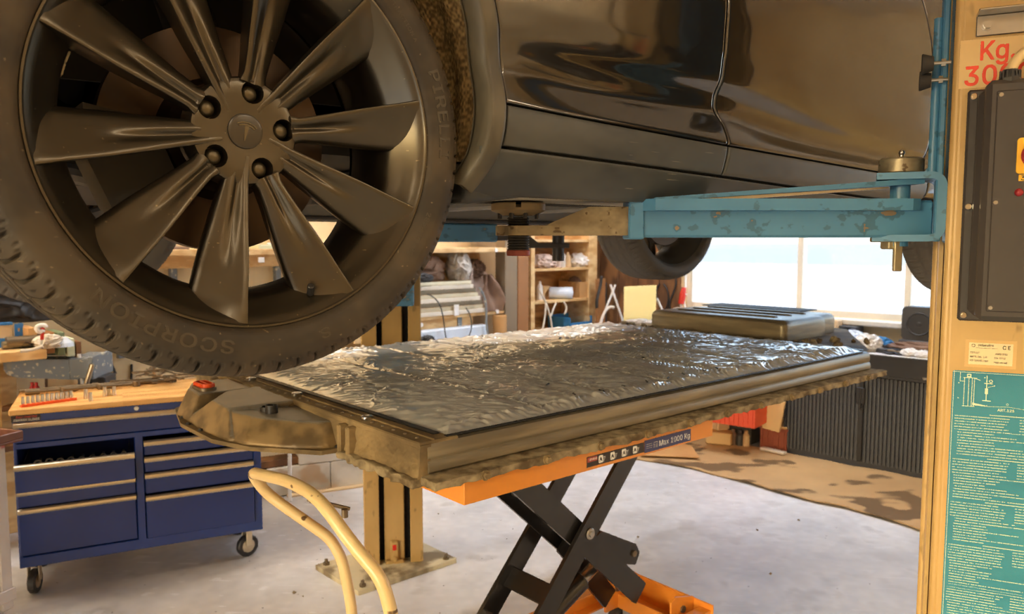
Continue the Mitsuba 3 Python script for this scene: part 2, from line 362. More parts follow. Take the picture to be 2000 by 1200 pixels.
def turned(prof, n=160):
    """(radius, inward) closed profile turned about the wheel's axis"""
    m = lathe([(r, s) for r, s in prof], n); v = m.vertices.copy()
    m.vertices = np.stack([v[:, 0], v[:, 2], v[:, 1]], 1); m.invert(); return m
RIMP = [(.2975, .002), (.2965, -.001), (.2935, -.001), (.2905, .003), (.2855, .006), (.2790, .014), (.2720, .024), (.2640, .034), (.2560, .043), (.2500, .052), (.2462, .064), (.2445, .09), (.2445, .13),
        (.2520, .17), (.2640, .215), (.2790, .245), (.2900, .262), (.2935, .268), (.2965, .268), (.2975, .264), (.2880, .250), (.2760, .228), (.2600, .195), (.2510, .16), (.2500, .09), (.2530, .066), (.2620, .05), (.2740, .034), (.2850, .022), (.2900, .014), (.2975, .010), (.2975, .002)]
def spoke(alpha, hubspoke, nr=34):
    """a turbine blade of the wheel: sharp proud edge on its counter-clockwise side, sloping face with a valley near the hub, thick back"""
    r0 = .036 if hubspoke else .0735
    rs = np.linspace(r0, .2885, nr); rows = []
    ws = np.array([-1, -.9, -.7, -.5, -.32, -.16, -.02, .10, .22, .36, .52, .70, .86, .96, 1.0])
    for r in rs:
        wc = np.interp(r, [.036, .075, .12, .19, .25, .2885], [.0150, .0185, .0240, .0325, .0380, .0430]) if hubspoke else np.interp(r, [.0735, .088, .12, .19, .25, .2885], [.0225, .0190, .0225, .0320, .0380, .0430])
        top = np.interp(r, [.036, .08, .14, .22, .27, .2885], [.0445, .040, .029, .012, .003, .0008])
        low = np.interp(r, [.036, .08, .14, .22, .258, .2885], [.0455, .0465, .050, .048, .043, .024])
        fold = np.interp(r, [.05, .075, .12, .17, .215], [.001, .0045, .0060, .0035, 0])
        cs = ws * wc
        s = low + (top - low) * np.clip((ws + 1) / 1.86, 0, 1) ** 1.1
        s = s + fold * (np.exp(-((ws - .16) / .20) ** 2) - .55 * np.exp(-((ws + .30) / .30) ** 2) - .35 * np.exp(-((ws - .62) / .22) ** 2))
        s[-1] += .0035; s[-2] += .0008; s[0] += .006; s[1] += .0015
        back = max(low, top) + np.interp(r, [.036, .14, .25, .2885], [.040, .036, .030, .016])
        sec = [(c, d) for c, d in zip(cs, s)] + [(cs[-1] - .003, back - .010), (cs[-1] - .30 * wc, back), (cs[0] + .30 * wc, back), (cs[0] + .003, back - .010)]
        rows.append([(r, c, d) for c, d in sec])
    P = np.array(rows); n = P.shape[1]; v = P.reshape(-1, 3)
    i, j = np.meshgrid(np.arange(nr - 1), np.arange(n), indexing='ij')
    q = np.stack([i * n + j, i * n + (j + 1) % n, (i + 1) * n + (j + 1) % n, (i + 1) * n + j], -1).reshape(-1, 4)
    f = np.vstack([q[:, [0, 1, 2]], q[:, [0, 2, 3]]])
    k = np.arange(1, n - 1); e = (nr - 1) * n
    f = np.vstack([f, np.stack([k * 0, k + 1, k], 1), np.stack([k * 0 + e, e + k, e + k + 1], 1)])
    ca, sa = math.cos(alpha), math.sin(alpha)
    return tm(np.stack([v[:, 0] * ca - v[:, 1] * sa, v[:, 2], v[:, 0] * sa + v[:, 1] * ca], 1), f)
A0 = math.radians(6)
def hub():
    b = tri(man(turned([(0, .0460), (.030, .0450), (.056, .0430), (.072, .0430), (.0790, .0455), (.0825, .052), (.083, .09), (.06, .105), (0, .105)], 96)))
    h = man(b)
    for k in range(5):
        a = A0 + k * 2 * math.pi / 5; c = (.0605 * math.cos(a), .0605 * math.sin(a))
        h = h - man(cyl((c[0], .02, c[1]), (c[0], .088, c[1]), .0168, 28)) - man(cyl((c[0], .02, c[1]), (c[0], .0475, c[1]), .0205, 28, r1=.0165))
    return tri(h)
def arc_text(s, radius, start_deg, h, depth, face_s, step=1.0):
    """raised lettering on the sidewall that reads clockwise, tops outward; returned in wheel coordinates"""
    ms = []; a = math.radians(start_deg)
    for ch in s:
        if ch == ' ': a -= h * .5 / radius; continue
        m = text(ch, h, depth); w = m.bounds[1][0] - m.bounds[0][0]; x0 = m.bounds[0][0]
        m.apply_translation([-x0 - w / 2, -h / 2, 0]); m.apply_scale([1.35 * step, 1, 1]); w *= 1.35 * step
        a -= (w / 2) / radius
        v = m.vertices.copy(); x, y, z = v.T
        # letter's right is clockwise, up is outward
        ro = radius + y; an = a - x / radius
        m.vertices = np.stack([ro * np.cos(an), face_s(ro) - z, ro * np.sin(an)], 1)
        if m.volume < 0: m.invert()
        ms.append(m); a -= (w / 2 + h * .28) / radius
    return ms
_tp = tyre_profile()[0][:9]
def side_s(r): return np.interp(r, _tp[3:9, 0], _tp[3:9, 1]) + .0006

tag('car', 'dark car raised on the lift arms with its battery taken out below', 'car')
CK = 'car'
def wheel(key, F, detail):
    add(key + '__tyre', tyre(1480 if detail else 520, 92 if detail else 56), 'm_tyre' if detail else 'm_tyrelit', True, F)
    add(key + '__rim', turned(RIMP, 200 if detail else 96), 'm_rim' if detail else 'm_rimgrey', 40, F)
    add(key + '__hub', hub(), 'm_rim', 30, F)
    for k in range(10): add(key + '__spoke', spoke(A0 + k * math.pi / 5, k % 2), 'm_rim', 32, F)
    add(key + '__brake_disc', turned([(.07, .150), (.088, .148), (.1, .172), (.1825, .172), (.1825, .206), (.1, .206), (.09, .2), (.07, .2), (.07, .150)], 120), 'm_disc', 30, F)
    if not detail: return
    for k in range(5):
        a = A0 + k * 2 * math.pi / 5; c = (.0605 * math.cos(a), .0605 * math.sin(a))
        m = turned([(0, .054), (.007, .0545), (.0110, .057), (.0128, .062), (.0132, .09), (0, .09)], 24); m.apply_translation([c[0], 0, c[1]])
        add(key + '__lug_nut', m, 'm_nut', 40, F)
    cap = turned([(0, .0405), (.022, .0408), (.0262, .0425), (.0272, .0455), (.0272, .05), (0, .05)], 64)
    add(key + '__centre_cap', cap, 'm_cap', 40, F)
    # the cap's emblem: a T with a curved bar
    arc = [(r * math.sin(a), r * math.cos(a) - .012) for r in (.0245,) for a in np.linspace(-.62, .62, 15)]
    e1 = LineString(arc).buffer(.0009)
    arc2 = [(.0215 * math.sin(a), .0215 * math.cos(a) - .0125) for a in np.linspace(-.55, .55, 13)]
    stem_ = Polygon([(-.0035, .0075), (.0035, .0075), (.0006, -.016), (-.0006, -.016)])
    e = prism(unary_union([e1, LineString(arc2).buffer(.0012), stem_]), .0008); v = e.vertices.copy()
    R_ = math.radians(-12); x, y = v[:, 0] * math.cos(R_) - v[:, 1] * math.sin(R_), v[:, 0] * math.sin(R_) + v[:, 1] * math.cos(R_)
    e.vertices = np.stack([x, .0402 - v[:, 2], y], 1); e.invert()
    add(key + '__centre_cap__emblem', e, 'm_nut', False, F)
    # valve
    va = math.radians(-70)
    vp = np.array([math.cos(va), 0, math.sin(va)])
    add(key + '__valve', cyl(vp * .268 + [0, .028, 0], vp * .252 + [0, .012, 0], .0056, 16, bev=.0015), 'm_black', 30, F)
    # raised lettering
    for w_ in (arc_text('SCORPION', .3255, 262, .0190, .0019, side_s, 1.0), arc_text('PIRELLI', .3255, 22, .0190, .0019, side_s, 1.0), arc_text('P ZERO', .3245, 115, .0175, .0016, side_s), arc_text('S', .326, 289, .016, .0014, side_s)):
        for g in w_: add(key + '__raised_character', g, 'm_letter', False, F)
    for w_ in (arc_text('TREADWEAR 400 TRACTION A', .317, 62, .0055, .0010, side_s), arc_text('285/35 R22', .3165, -22, .0075, .0012, side_s)):
        k_ = add(key + '__raised_print', w_, 'm_letter', False, F); tag(k_, 'small raised print on the tyre', None, None, 'stuff')
    # balance weights inside the barrel
    for a in (163, 158.5):
        a = math.radians(a); m = bx((0, 0, 0), (.0035, .03, .017), .001); m.apply_transform(trimesh.transformations.rotation_matrix(-a, [0, 1, 0]))
        m.apply_translation([.2420 * math.cos(a), .115, .2420 * math.sin(a)]); add(key + '__balance_weight', m, 'm_weight', False, F)
    cal = hull([(r * math.cos(math.radians(a)), s, r * math.sin(math.radians(a))) for r in (.11, .205) for a in (170, 192, 214, 236) for s in (.145, .235)])
    add(key + '__brake_caliper', fine(cal, .03), 'm_underdark', 30, F)
wheel('car__wheel', CAR, True)
WB = 2.965
def flipped(o): return Fr(o, -CA, -CI)
wheel('car__wheel_001', Fr(CAR.P((WB, 0, 0)), CA, CI), False)
wheel('car__wheel_002', flipped(CAR.P((WB, CARW, 0))), False)
wheel('car__wheel_003', flipped(CAR.P((0, CARW, 0))), False)

# ---- body side: distance of the surface from the wheel's plane as a function of (x, z)
def side_y(x, z):
    x, z = np.asarray(x, float), np.asarray(z, float)
    zz = [-.16, -.10, -.06, -.015, .03, .070, .100, .140, .178, .205, .26, .36, .50, .62, .76]
    yy = [.12, .045, .005, -.030, -.034, -.031, -.012, .014, .008, -.016, -.030, -.036, -.034, -.020, .010]
    zs = z - np.interp(x, [.4, .7, 1.12, 1.5, 2.0, 2.6], [.005, 0, 0, -.045, -.085, -.095]) * np.clip((z - .03) / .06, 0, 1)      # the character line drops towards the front
    base = np.interp(zs, zz, yy)
    # the scoop above the sill fades out towards the front and the rear
    flat = np.interp(z, [-.16, -.10, -.06, -.015, .03, .40, .50, .62, .76], [.12, .045, .005, -.030, -.034, -.036, -.034, -.020, .010])
    k = np.interp(x, [.40, .62, .85, 1.25, 2.2, 2.6], [.25, .9, 1.0, .9, .6, 0])
    y = flat + (base - flat) * k
    return y + .05 * np.clip((x - 3.2) / .8, 0, 1) ** 2 + .05 * np.clip((-.45 - x) / .6, 0, 1) ** 2
from scipy.ndimage import gaussian_filter1d
_zs = np.linspace(-.16, .76, 240)
_xs = np.linspace(-1.05, 4.0, 300)
_SY = side_y(*np.meshgrid(_xs, _zs, indexing='ij')); _SY = gaussian_filter1d(_SY, 2.1, axis=1); _SY = gaussian_filter1d(_SY, 3, axis=0)
from scipy.interpolate import RegularGridInterpolator
_SI = RegularGridInterpolator((_xs, _zs), _SY, bounds_error=False, fill_value=None)
def SYf(x, z): return _SI(np.stack([np.broadcast_to(x, np.broadcast_shapes(np.shape(x), np.shape(z))), np.broadcast_to(z, np.broadcast_shapes(np.shape(x), np.shape(z)))], -1))
def trim_top(x): return np.interp(x, [.38, .44, .724, 1.103, 1.81, 2.2, 3], [.081, .079, .068, .054, .034, .02, 0])
def groove(x): return np.interp(x, [.38, .44, .725, 1.075, 1.42, 2.2, 3], [.004, .002, -.006, -.016, -.027, -.05, -.06])
ARCZ, ARCR0, ARCR1 = .10, .396, .444
def arc_x(z, r, cx=0.0, side=1): return cx + side * np.sqrt(np.clip(r * r - (np.asarray(z) - ARCZ) ** 2, 1e-6, None))
def panel(x0f, x1f, z0f, z1f, nx, nz, off=0.0, th=.012, mirror=False, edge=.004):
    """a body panel between curves: z from z0f(x) to z1f(x), x from x0f(z) to x1f(z); its rim is turned inward"""
    def fn(u, v):
        z = None
        xg = u * 0; zg = v * 0
        for _ in range(4):
            x0, x1 = x0f(zg), x1f(zg); xg = x0 + (x1 - x0) * u; zg = z0f(xg) + (z1f(xg) - z0f(xg)) * v
        rim = np.clip(1 - np.minimum(np.minimum(u * abs(np.mean(x1 - x0)), (1 - u) * abs(np.mean(x1 - x0))), np.minimum(v, 1 - v) * abs(np.mean(z1f(xg) - z0f(xg)))) / edge, 0, 1)
        y = SYf(xg, zg) + off + .6 * edge * rim ** 2
        return xg, (CARW - y if mirror else y), zg
    us = np.unique(np.r_[np.linspace(0, .02, 5), np.linspace(.02, .98, nx), np.linspace(.98, 1, 5)]); vs = np.unique(np.r_[np.linspace(0, .03, 5), np.linspace(.03, .97, nz), np.linspace(.97, 1, 5)])
    return slab(fn, (0, -th if mirror else th, 0), us, vs, 1.0) if not mirror else slab(fn, (0, -th, 0), us, vs, 1.0)
C_ = lambda c: (lambda q: np.asarray(q) * 0 + c)
BELT = .755
def gap1(z): return np.interp(z, [-.03, .054, .11, .15, .25, .8], [1.077, 1.098, 1.112, 1.095, 1.080, 1.085])
GAPW = .0045
for mir in (False, True):
    sfx = '' if not mir else ''
    rear0 = lambda z: np.where(np.asarray(z) < .5, arc_x(np.minimum(z, .5), ARCR1 + .003), .02)
    def rear_edge(z): z = np.asarray(z, float); return np.where(z < ARCZ, arc_x(z, ARCR1 + .003), np.where(z < ARCZ + .40, arc_x(np.minimum(z, ARCZ + .40), ARCR1 + .003), .19))
    add('car__rear_door', panel(rear_edge, lambda z: gap1(z) - GAPW / 2, lambda x: trim_top(x) + .002, C_(BELT), 90, 110, mirror=mir), 'm_paint', True, CAR)
    add('car__front_door', panel(lambda z: gap1(z) + GAPW / 2, lambda z: np.interp(z, [-.05, .2, .45, .6, .8], [2.13, 2.15, 2.12, 2.07, 2.02]), lambda x: trim_top(x) + .002, C_(BELT), 90, 110, mirror=mir), 'm_paint', True, CAR)
    def fr_edge(z): z = np.asarray(z, float); return WB - np.where(np.abs(z - ARCZ) < .40, arc_x(np.clip(z, ARCZ - .4, ARCZ + .4), ARCR0 + .005), .1)
    add('car__front_fender', panel(lambda z: np.interp(z, [-.05, .2, .45, .6, .8], [2.135, 2.155, 2.125, 2.075, 2.025]), fr_edge, lambda x: trim_top(x) - .05, C_(BELT - .03), 50, 80, mirror=mir), 'm_paint', True, CAR)
    # black sill trims under the doors, and the rocker below the groove
    add('car__sill_trim', panel(rear_edge, lambda z: gap1(z) - GAPW / 2, lambda x: groove(x) + .003, lambda x: trim_top(x) - .001, 60, 14, -.002, mirror=mir), 'm_trim', True, CAR)
    add('car__sill_trim', panel(lambda z: gap1(z) + GAPW / 2, C_(2.13), lambda x: groove(x) + .003, lambda x: trim_top(x) - .001, 60, 14, -.002, mirror=mir), 'm_trim', True, CAR)
    add('car__rocker', panel(lambda z: np.interp(z, [-.14, -.1, -.05, 0], [.415, .392, .383, .388]), C_(2.62), lambda x: np.interp(x, [.38, .5, 2.4, 2.6], [-.098, -.080, -.080, -.08]), lambda x: groove(x) - .003, 90, 40, -.004, .03, mirror=mir), 'm_trim', True, CAR)
    add('car__door_seal', panel(C_(.46), C_(2.5), C_(-.055), C_(BELT - .03), 40, 30, .014, .01, mirror=mir), 'm_seam', True, CAR)
    # wheel-arch flares
    for cx in (0.0, WB):
        def fl(u, v, cx=cx, mir=mir):
            ang = np.radians(-24 + 228 * u); r = ARCR0 + (ARCR1 - ARCR0) * v
            x, z = cx + r * np.cos(ang), ARCZ + r * np.sin(ang)
            y = SYf(x, z) - .010 + .030 * np.clip(1 - v / .3, 0, 1) ** 2 + .008 * np.clip((v - .8) / .2, 0, 1) ** 2
            return x, (CARW - y if mir else y), z
        add('car__arch_trim', slab(fl, (0, -.012 if mir else .012, 0), np.linspace(0, 1, 90), np.linspace(0, 1, 14), 1.0), 'm_flare', True, CAR)
        def ln(u, v, cx=cx, mir=mir):
            ang = np.radians(-18 + 216 * u); r = ARCR0 + .004 + .012 * np.clip(v * 6, 0, 1) + .006 * np.sin(v * 30)
            y = -.005 + .38 * v
            return cx + r * np.cos(ang), (CARW - y if mir else y), ARCZ + r * np.sin(ang)
        add('car__arch_liner', slab(ln, (0, 0, .008), np.linspace(0, 1, 80), np.linspace(0, 1, 40), 1.0), 'm_liner', True, CAR)
        # the liner's inner wall
        ys = .40
        half = prism(Polygon([(ARCR0 * math.cos(a), ARCR0 * math.sin(a)) for a in np.radians(np.linspace(2, 178, 40))] + [(-ARCR0, 0)]).buffer(.01), .01); v_ = half.vertices.copy()
        half.vertices = np.stack([cx + v_[:, 0], (CARW - ys if mir else ys) + v_[:, 2], ARCZ + .02 + v_[:, 1]], 1)
        add('car__arch_wall', half, 'm_underdark', False, CAR)
    # rear quarter behind the wheel and the part above the arch
    def rq(z): z = np.asarray(z, float); return -np.where(np.abs(z - ARCZ) < .444, arc_x(np.clip(z, ARCZ - .44, ARCZ + .44), ARCR1 + .002), .0)
    add('car__rear_quarter', panel(C_(-.98), rq, C_(-.06), C_(BELT), 40, 90, mirror=mir), 'm_paint', True, CAR)
    add('car__arch_panel', panel(C_(-.03), C_(.205), C_(ARCZ + ARCR1 + .003), C_(BELT), 20, 20, mirror=mir), 'm_paint', True, CAR)
    # front bumper side
    add('car__bumper_side', panel(lambda z: WB + np.where(np.abs(np.asarray(z) - ARCZ) < .40, arc_x(np.clip(z, ARCZ - .4, ARCZ + .4), ARCR0 + .005), .1), C_(3.78), C_(-.05), C_(BELT - .1), 40, 60, mirror=mir), 'm_paint', True, CAR)
# ends, bonnet, roof
def skin(u, v):
    """roof, bonnet and tailgate as one shell over the belt line: u along the car, v across"""
    x = -1.0 + 4.85 * u
    h = np.interp(x, [-1.0, -.95, -.6, .1, .8, 1.5, 2.25, 3.0, 3.6, 3.85], [.45, .75, 1.02, 1.24, 1.30, 1.25, .80, .72, .58, .35])
    w = np.sin(np.pi * np.clip(v, 0, 1)); top = np.clip(w * 2.6, 0, 1) ** .55
    y = .01 + (CARW - .02) * v; base = np.minimum(BELT - .02, h)
    return x, y, base + (h - base) * top
add('car__roof', slab(skin, (0, 0, -.02), np.linspace(0, 1, 80), np.linspace(0, 1, 50), 1.0), 'm_paint', True, CAR)
add('car__front_bumper', bx((3.80, CARW / 2, .22), (.16, CARW - .3, .62), .07), 'm_paint', 30, CAR)
add('car__rear_bumper', bx((-.98, CARW / 2, .30), (.16, CARW - .2, .72), .07), 'm_paint', 30, CAR)
mirror_ = mv(trimesh.creation.icosphere(3), (2.02, -.17, .84)); mirror_.vertices = (mirror_.vertices - [2.02, -.17, .84]) * [.10, .12, .075] + [2.02, -.17, .84]
add('car__side_mirror', [mirror_, bx((2.03, -.06, .79), (.05, .14, .03), .01)], 'm_paint', True, CAR)
# underneath: floor pan with the empty battery bay, cross members and rails
add('car__floor_pan', [b2((.42, .10, .02), (2.6, CARW - .1, .05)), b2((-.95, .42, .02), (.42, CARW - .42, .06)), b2((2.6, .42, .02), (3.75, CARW - .42, .06))], 'm_underdark', False, CAR)
for x in (.52, .95, 1.4, 1.85, 2.3): add('car__cross_member', bx((x, CARW / 2, -.012), (.07, CARW - .3, .05), .01), 'm_under', False, CAR)
for y in (.15, CARW - .15): add('car__side_rail', bx((1.52, y, -.036), (2.12, .23, .08), .01), 'm_under', False, CAR)
for y in (.27, CARW - .27, CARW - .35): add('car__seal_strip', bx((1.5, y, -.074), (2.1, .022, .014), .004), 'm_underdark', False, CAR)
add('car__rear_subframe', [bx((-.05, CARW / 2, -.015), (.5, .9, .09), .03), bx((.30, CARW / 2, -.05), (.08, 1.1, .07), .02), cyl((0, .22, 0), (0, CARW - .22, 0), .04, 16)], 'm_underdark', 30, CAR)
for s in (0, 1):
    g = lambda y: CARW - y if s else y
    add('car__suspension_arm', [tube(roundpath([(.02, g(.20), -.10), (.05, g(.40), -.085), (.2, g(.62), -.02)], .08), .022, 10), tube([(-.12, g(.2), -.08), (-.25, g(.65), -.01)], .018, 10), tube([(0, g(.2), .1), (0, g(.5), .42)], .045, 14)], 'm_underdark', 30, CAR)
    add('car__suspension_arm', [tube([(WB - .02, g(.20), -.10), (WB - .12, g(.65), -.03)], .024, 10), tube([(WB + .1, g(.22), -.07), (WB + .22, g(.65), 0)], .018, 10), cyl((WB, g(.19), 0), (WB, g(.8), .03), .03, 14), tube([(WB, g(.22), .1), (WB, g(.5), .45)], .045, 14)], 'm_underdark', 30, CAR)
add('car__front_subframe', bx((WB, CARW / 2, -.01), (.6, .95, .08), .03), 'm_underdark', False, CAR)
# end cap of the rocker behind its groove
for y in (0, 1):
    g = (lambda q: CARW - q) if y else (lambda q: q)
    ms_ = [m3.Manifold.sphere(.018, 14).translate((x, float(g(yy)), z)) for x, yy, z in [(.405, .035, -.080), (.405, .15, -.080), (.41, .03, -.05), (.41, .15, -.05), (.56, .05, -.060), (.56, .15, -.060)]]
    add('car__rocker_end', tri(m3.Manifold.batch_hull(ms_)), 'm_trim', 30, CAR)

# ================================================================ the battery pack on its lift table
EB = heading(49)
PK = Fr((-.21, 1.767, 1.13), EB, (-EB[1], EB[0], 0))          # x along the pack, y across it, z up from its top edge
PL, PW = 2.33, 1.52
def f_mud(p, n, uv):
    a = fbm(p.x * 7, p.y * 7, p.z * 9, 4); b = noise(p.x * 150, p.y * 150, p.z * 150)
    c = mix(srgb(92, 78, 56), srgb(138, 118, 84), smoothstep(.25, .75, a))
    return mix(c, srgb(78, 66, 48), smoothstep(.62, .8, fbm(p.x * 16, p.y * 16, p.z * 22, 3)) * .7) * (.9 + .2 * b)
mat('m_mud', proc(f_mud), .75, spec=.25)
def f_rail(p, n, uv):
    a = fbm(p.x * 4, p.y * 4, p.z * 30, 4)
    return mix(srgb(106, 98, 82), srgb(138, 128, 106), smoothstep(.3, .75, a))
mat('m_rail', proc(f_rail), .38, .35, spec=.5)
def f_clay(p, n, uv):
    a = fbm(p.x * 30, p.y * 30, p.z * 30, 4)
    return mix(srgb(84, 71, 53), srgb(152, 138, 110), smoothstep(.25, .75, a))
mat('m_clay', proc(f_clay), .9, spec=.15)
def f_foil(p, n, uv):
    a = fbm(p.x * 3, p.y * 3, 1, 3)
    return mix((.70, .68, .64), (.88, .87, .84), a)
mat('m_foil', proc(f_foil), .19, .52, spec=.8)
def f_cast(p, n, uv):
    up = smoothstep(.6, .9, n.z); a = fbm(p.x * 18, p.y * 18, p.z * 18, 4)
    mud = mix(srgb(94, 78, 54), srgb(140, 118, 82), smoothstep(.3, .7, a))
    return mix(mud, srgb(150, 148, 142), up * .8)
mat('m_cast', proc(f_cast), .42, .25)
tag('battery_pack', 'large flat muddy battery pack with a wrinkled foil top lying on the lift table', 'battery pack')
B = 'battery_pack'
# side rails: rounded upper band, groove, lower step and flange
railp = [(.045, 0), (.012, -.001), (.004, -.005), (.0005, -.012), (-.0015, -.022), (-.002, -.034), (.0015, -.041), (.0015, -.044), (-.004, -.050), (-.006, -.062), (-.006, -.070), (.006, -.078), (.02, -.080), (.06, -.080), (.06, 0)]
add(B + '__side_rail', along(railp, .015, PL), 'm_rail', 35, PK)
add(B + '__side_rail', along([(PW - y, z) for y, z in railp][::-1], .015, PL), 'm_rail', 35, PK)
def flange(y0, y1):
    m = fine(b2((-.005, y0, -.100), (PL + .045, y1, -.078), .002), .012)
    v = m.vertices; w = (meshkit.fbm(v * 26, 3, 3) - .5); w2 = (meshkit.fbm(v * 60, 2, 5) - .5)
    d = np.zeros_like(v); d[:, 2] = w * .012 * (v[:, 2] < -.09) + w2 * .006; d[:, 1] = (w * .012 + w2 * .006) * np.where(v[:, 1] < .2, 1, -1)
    m.vertices = v + d; return m
add(B + '__flange', flange(-.058, .03), 'm_clay', True, PK); tag(B + '__flange', 'clay-caked lower flange of the pack')
add(B + '__flange', flange(PW - .03, PW + .055), 'm_clay', True, PK)
def bolt(c, r=.009, h=.006, d=(0, 0, 1)):
    d = np.array(d, float); c = np.array(c, float)
    return cat(cyl(c, c + d * h * .4, r * 1.5, 16), cyl(c, c + d * h, r, 6))
for x in np.arange(.14, 2.3, .205): add(B + '__bolt', bolt((x, -.058, -.089), .0085, .014, (0, -1, 0)), 'm_mud', False, PK)
# near end face with caked mud, and the floor of the tray
def endface(u, v):
    y = .001 + .36 * u; z = -.004 - .088 * v
    q = np.stack([u * 0, y, z], -1)
    return -.004 - .010 * np.clip((v - .55) / .3, 0, 1) + (meshkit.fbm(q * 40, 3, 2) - .5) * .014 * np.clip(v * 3, 0, 1), y, z
add(B + '__end_wall', slab(endface, (.03, 0, 0), np.linspace(0, 1, 90), np.linspace(0, 1, 40), 1.0), 'm_mud', True, PK)
lump = fine(b2((-.03, .0, -.104), (.02, .36, -.082), .003), .011); lump.vertices += (meshkit.fbm(lump.vertices * 34, 3, 8) - .5)[:, None] * np.array([.022, .008, .014])
add(B + '__end_wall__mud', lump, 'm_clay', True, PK)
add(B + '__end_wall', [b2((-.004, .34, -.085), (.03, PW, -.003), .003)], 'm_mud', False, PK)
for y in (.30, .345, 1.24, 1.29): add(B + '__rib', b2((-.03, y, -.088), (.0, y + .018, -.012), .004), 'm_mud', False, PK)
add(B + '__tray', b2((.02, .03, -.098), (PL, PW - .03, -.02)), 'm_mud', False, PK)
add(B + '__far_wall', b2((PL - .012, .02, -.085), (PL, PW - .02, .001), .002), 'm_rail', False, PK)
# ledge with rivets along the near end
add(B + '__ledge', [b2((-.006, .004, -.014), (.11, PW - .004, .002), .003), b2((.036, .01, .001), (.042, PW - .01, .0055), .001)], 'm_mud', False, PK)
for y in np.arange(.05, PW - .02, .052): add(B + '__rivet', mv(hull(lathe([(0, 0), (.0052, 0), (.004, .003), (0, .0042)], 10).vertices), (.018, y, .002)), 'm_oldsteel', False, PK)
for y in (.72, 1.07, .30): add(B + '__bushing', mv(lathe([(.009, 0), (.0165, 0), (.0165, .009), (.0145, .0105), (.0095, .0105), (.009, .004), (.009, 0)], 28), (.028, y, .002)), 'm_chrome', 30, PK)
# the foil cover: panels over the modules with raised seams and creases
rngc = np.random.default_rng(11)
SEAMS = [.44, .74, 1.04, 1.34, 1.64, 1.94]
def cover(u, v):
    x, y = .085 + (PL - .10) * u, .022 + (PW - .044) * v
    P3 = np.stack([x, y, x * 0], -1)
    warp = meshkit.fbm(P3 * 5, 3, 1) - .5
    al_, ac_ = .755 * x - .656 * y, .656 * x + .755 * y                          # creases run mostly in one slanting direction
    q = np.stack([al_ * 4.5 + warp * 3, ac_ * 24 + warp * 9, x * 0], -1)
    a = 1 - np.abs(meshkit.fbm(q, 3, 4) * 2 - 1); a = a ** 3
    q2 = np.stack([al_ * 9 + warp * 5, ac_ * 62 + al_ * 12 + warp * 14, x * 0], -1)     # finer creases among them
    b = (1 - np.abs(meshkit.fbm(q2, 2, 9) * 2 - 1)) ** 3
    k = meshkit.noise(P3 * np.array([3.3, 2.0, 1]) + 5, 6)
    cell = np.floor((x - .14) / .30)
    lean = meshkit.noise(np.stack([cell * 3.7, y * 2.2, x * 0], -1), 12)
    rip = np.sin((y * (.6 + .5 * lean) + x * (1.2 - lean)) * 2 * np.pi / .030 + warp * 14) * np.clip(meshkit.fbm(P3 * 3.5, 2, 21) - .40, 0, .2) * 8
    z = .004 + .0078 * a * (.35 + k) + .0042 * b * (1.1 - k) + .0013 * rip + .006 * (meshkit.fbm(P3 * 2.2, 2, 3) - .5)
    for s in SEAMS: z = z + .0085 * np.exp(-((x - s) / .0045) ** 2) - .0065 * np.exp(-((x - s) / .024) ** 2)
    for s in (.76,): z = z + .006 * np.exp(-((y - s) / .005) ** 2) - .004 * np.exp(-((y - s) / .03) ** 2)
    e = np.minimum(np.minimum(y - .022, PW - .022 - y), np.minimum(x - .085, PL - .015 - x))
    gather = (1 - np.abs(meshkit.fbm(np.stack([x * 48 + 8 * warp, y * 3, x * 0], -1), 2, 5) * 2 - 1)) ** 2
    z = z + .010 * gather * np.exp(-((np.minimum(y, PW - y) - .065) / .03) ** 2)
    z = z * np.clip(e / .05, 0, 1) + .012 * (1 - np.exp(-e / .05)) - .0005
    return x, y, z
add(B + '__cover', grid(cover, np.linspace(0, 1, 620), np.linspace(0, 1, 420)), 'm_foil', True, PK); tag(B + '__cover', 'wrinkled shiny grey foil cover')
add(B + '__cover__tape', [b2((.066, .05, .0015), (.085, PW - .05, .006), .001), b2((.08, .012, .001), (PL - .03, .024, .0045), .001)], 'm_black', False, PK)
for k in range(14):   # loose black clips on the cover
    x, y = (.62 + .105 * k + .03 * rngc.random(), .09 + .05 * rngc.random()) if k < 8 else (.35 + 1.5 * rngc.random(), .25 + 1.0 * rngc.random())
    m = mv(bx((0, 0, 0), (.030, .005, .004), .001), (x, y, .0205), rotz(20 + 60 * rngc.random()))
    add(B + '__cover__clip', m, 'm_black', False, PK)
# rear junction housing: cast lobes over a bolted flange
def lob(bot, top, edge=.02, rnd=.012):
    """a rounded loft between a lower and an upper outline (x, y, z)"""
    m3s = [m3.Manifold.sphere(rnd, 12).translate(tuple(map(float, p))) for p in list(bot) + list(top)]
    return fine(tri(m3.Manifold.batch_hull(m3s)), edge)
hb = [lob([(.02, 1.215, -.086), (-.150, 1.215, -.086), (-.192, 1.11, -.086), (-.196, .98, -.086), (.02, .98, -.086)], [(.0, 1.195, -.018), (-.118, 1.195, -.018), (-.158, 1.11, -.020), (-.160, 1.01, -.022), (.0, 1.0, -.020)], .012, .014),
      lob([(.02, 1.0, -.086), (-.200, .99, -.086), (-.207, .82, -.086), (-.196, .66, -.086), (.02, .66, -.086)], [(.0, .95, -.010), (-.100, .945, -.012), (-.168, .87, -.018), (-.170, .74, -.022), (-.07, .70, -.014), (.0, .68, -.012)], .012, .012),
      lob([(.02, .72, -.086), (-.198, .72, -.086), (-.178, .60, -.086), (-.095, .475, -.086), (-.03, .425, -.086), (.02, .42, -.086)], [(.0, .72, -.026), (-.165, .73, -.028), (-.145, .625, -.030), (-.075, .505, -.032), (-.025, .455, -.034), (.0, .45, -.034)], .012, .012)]
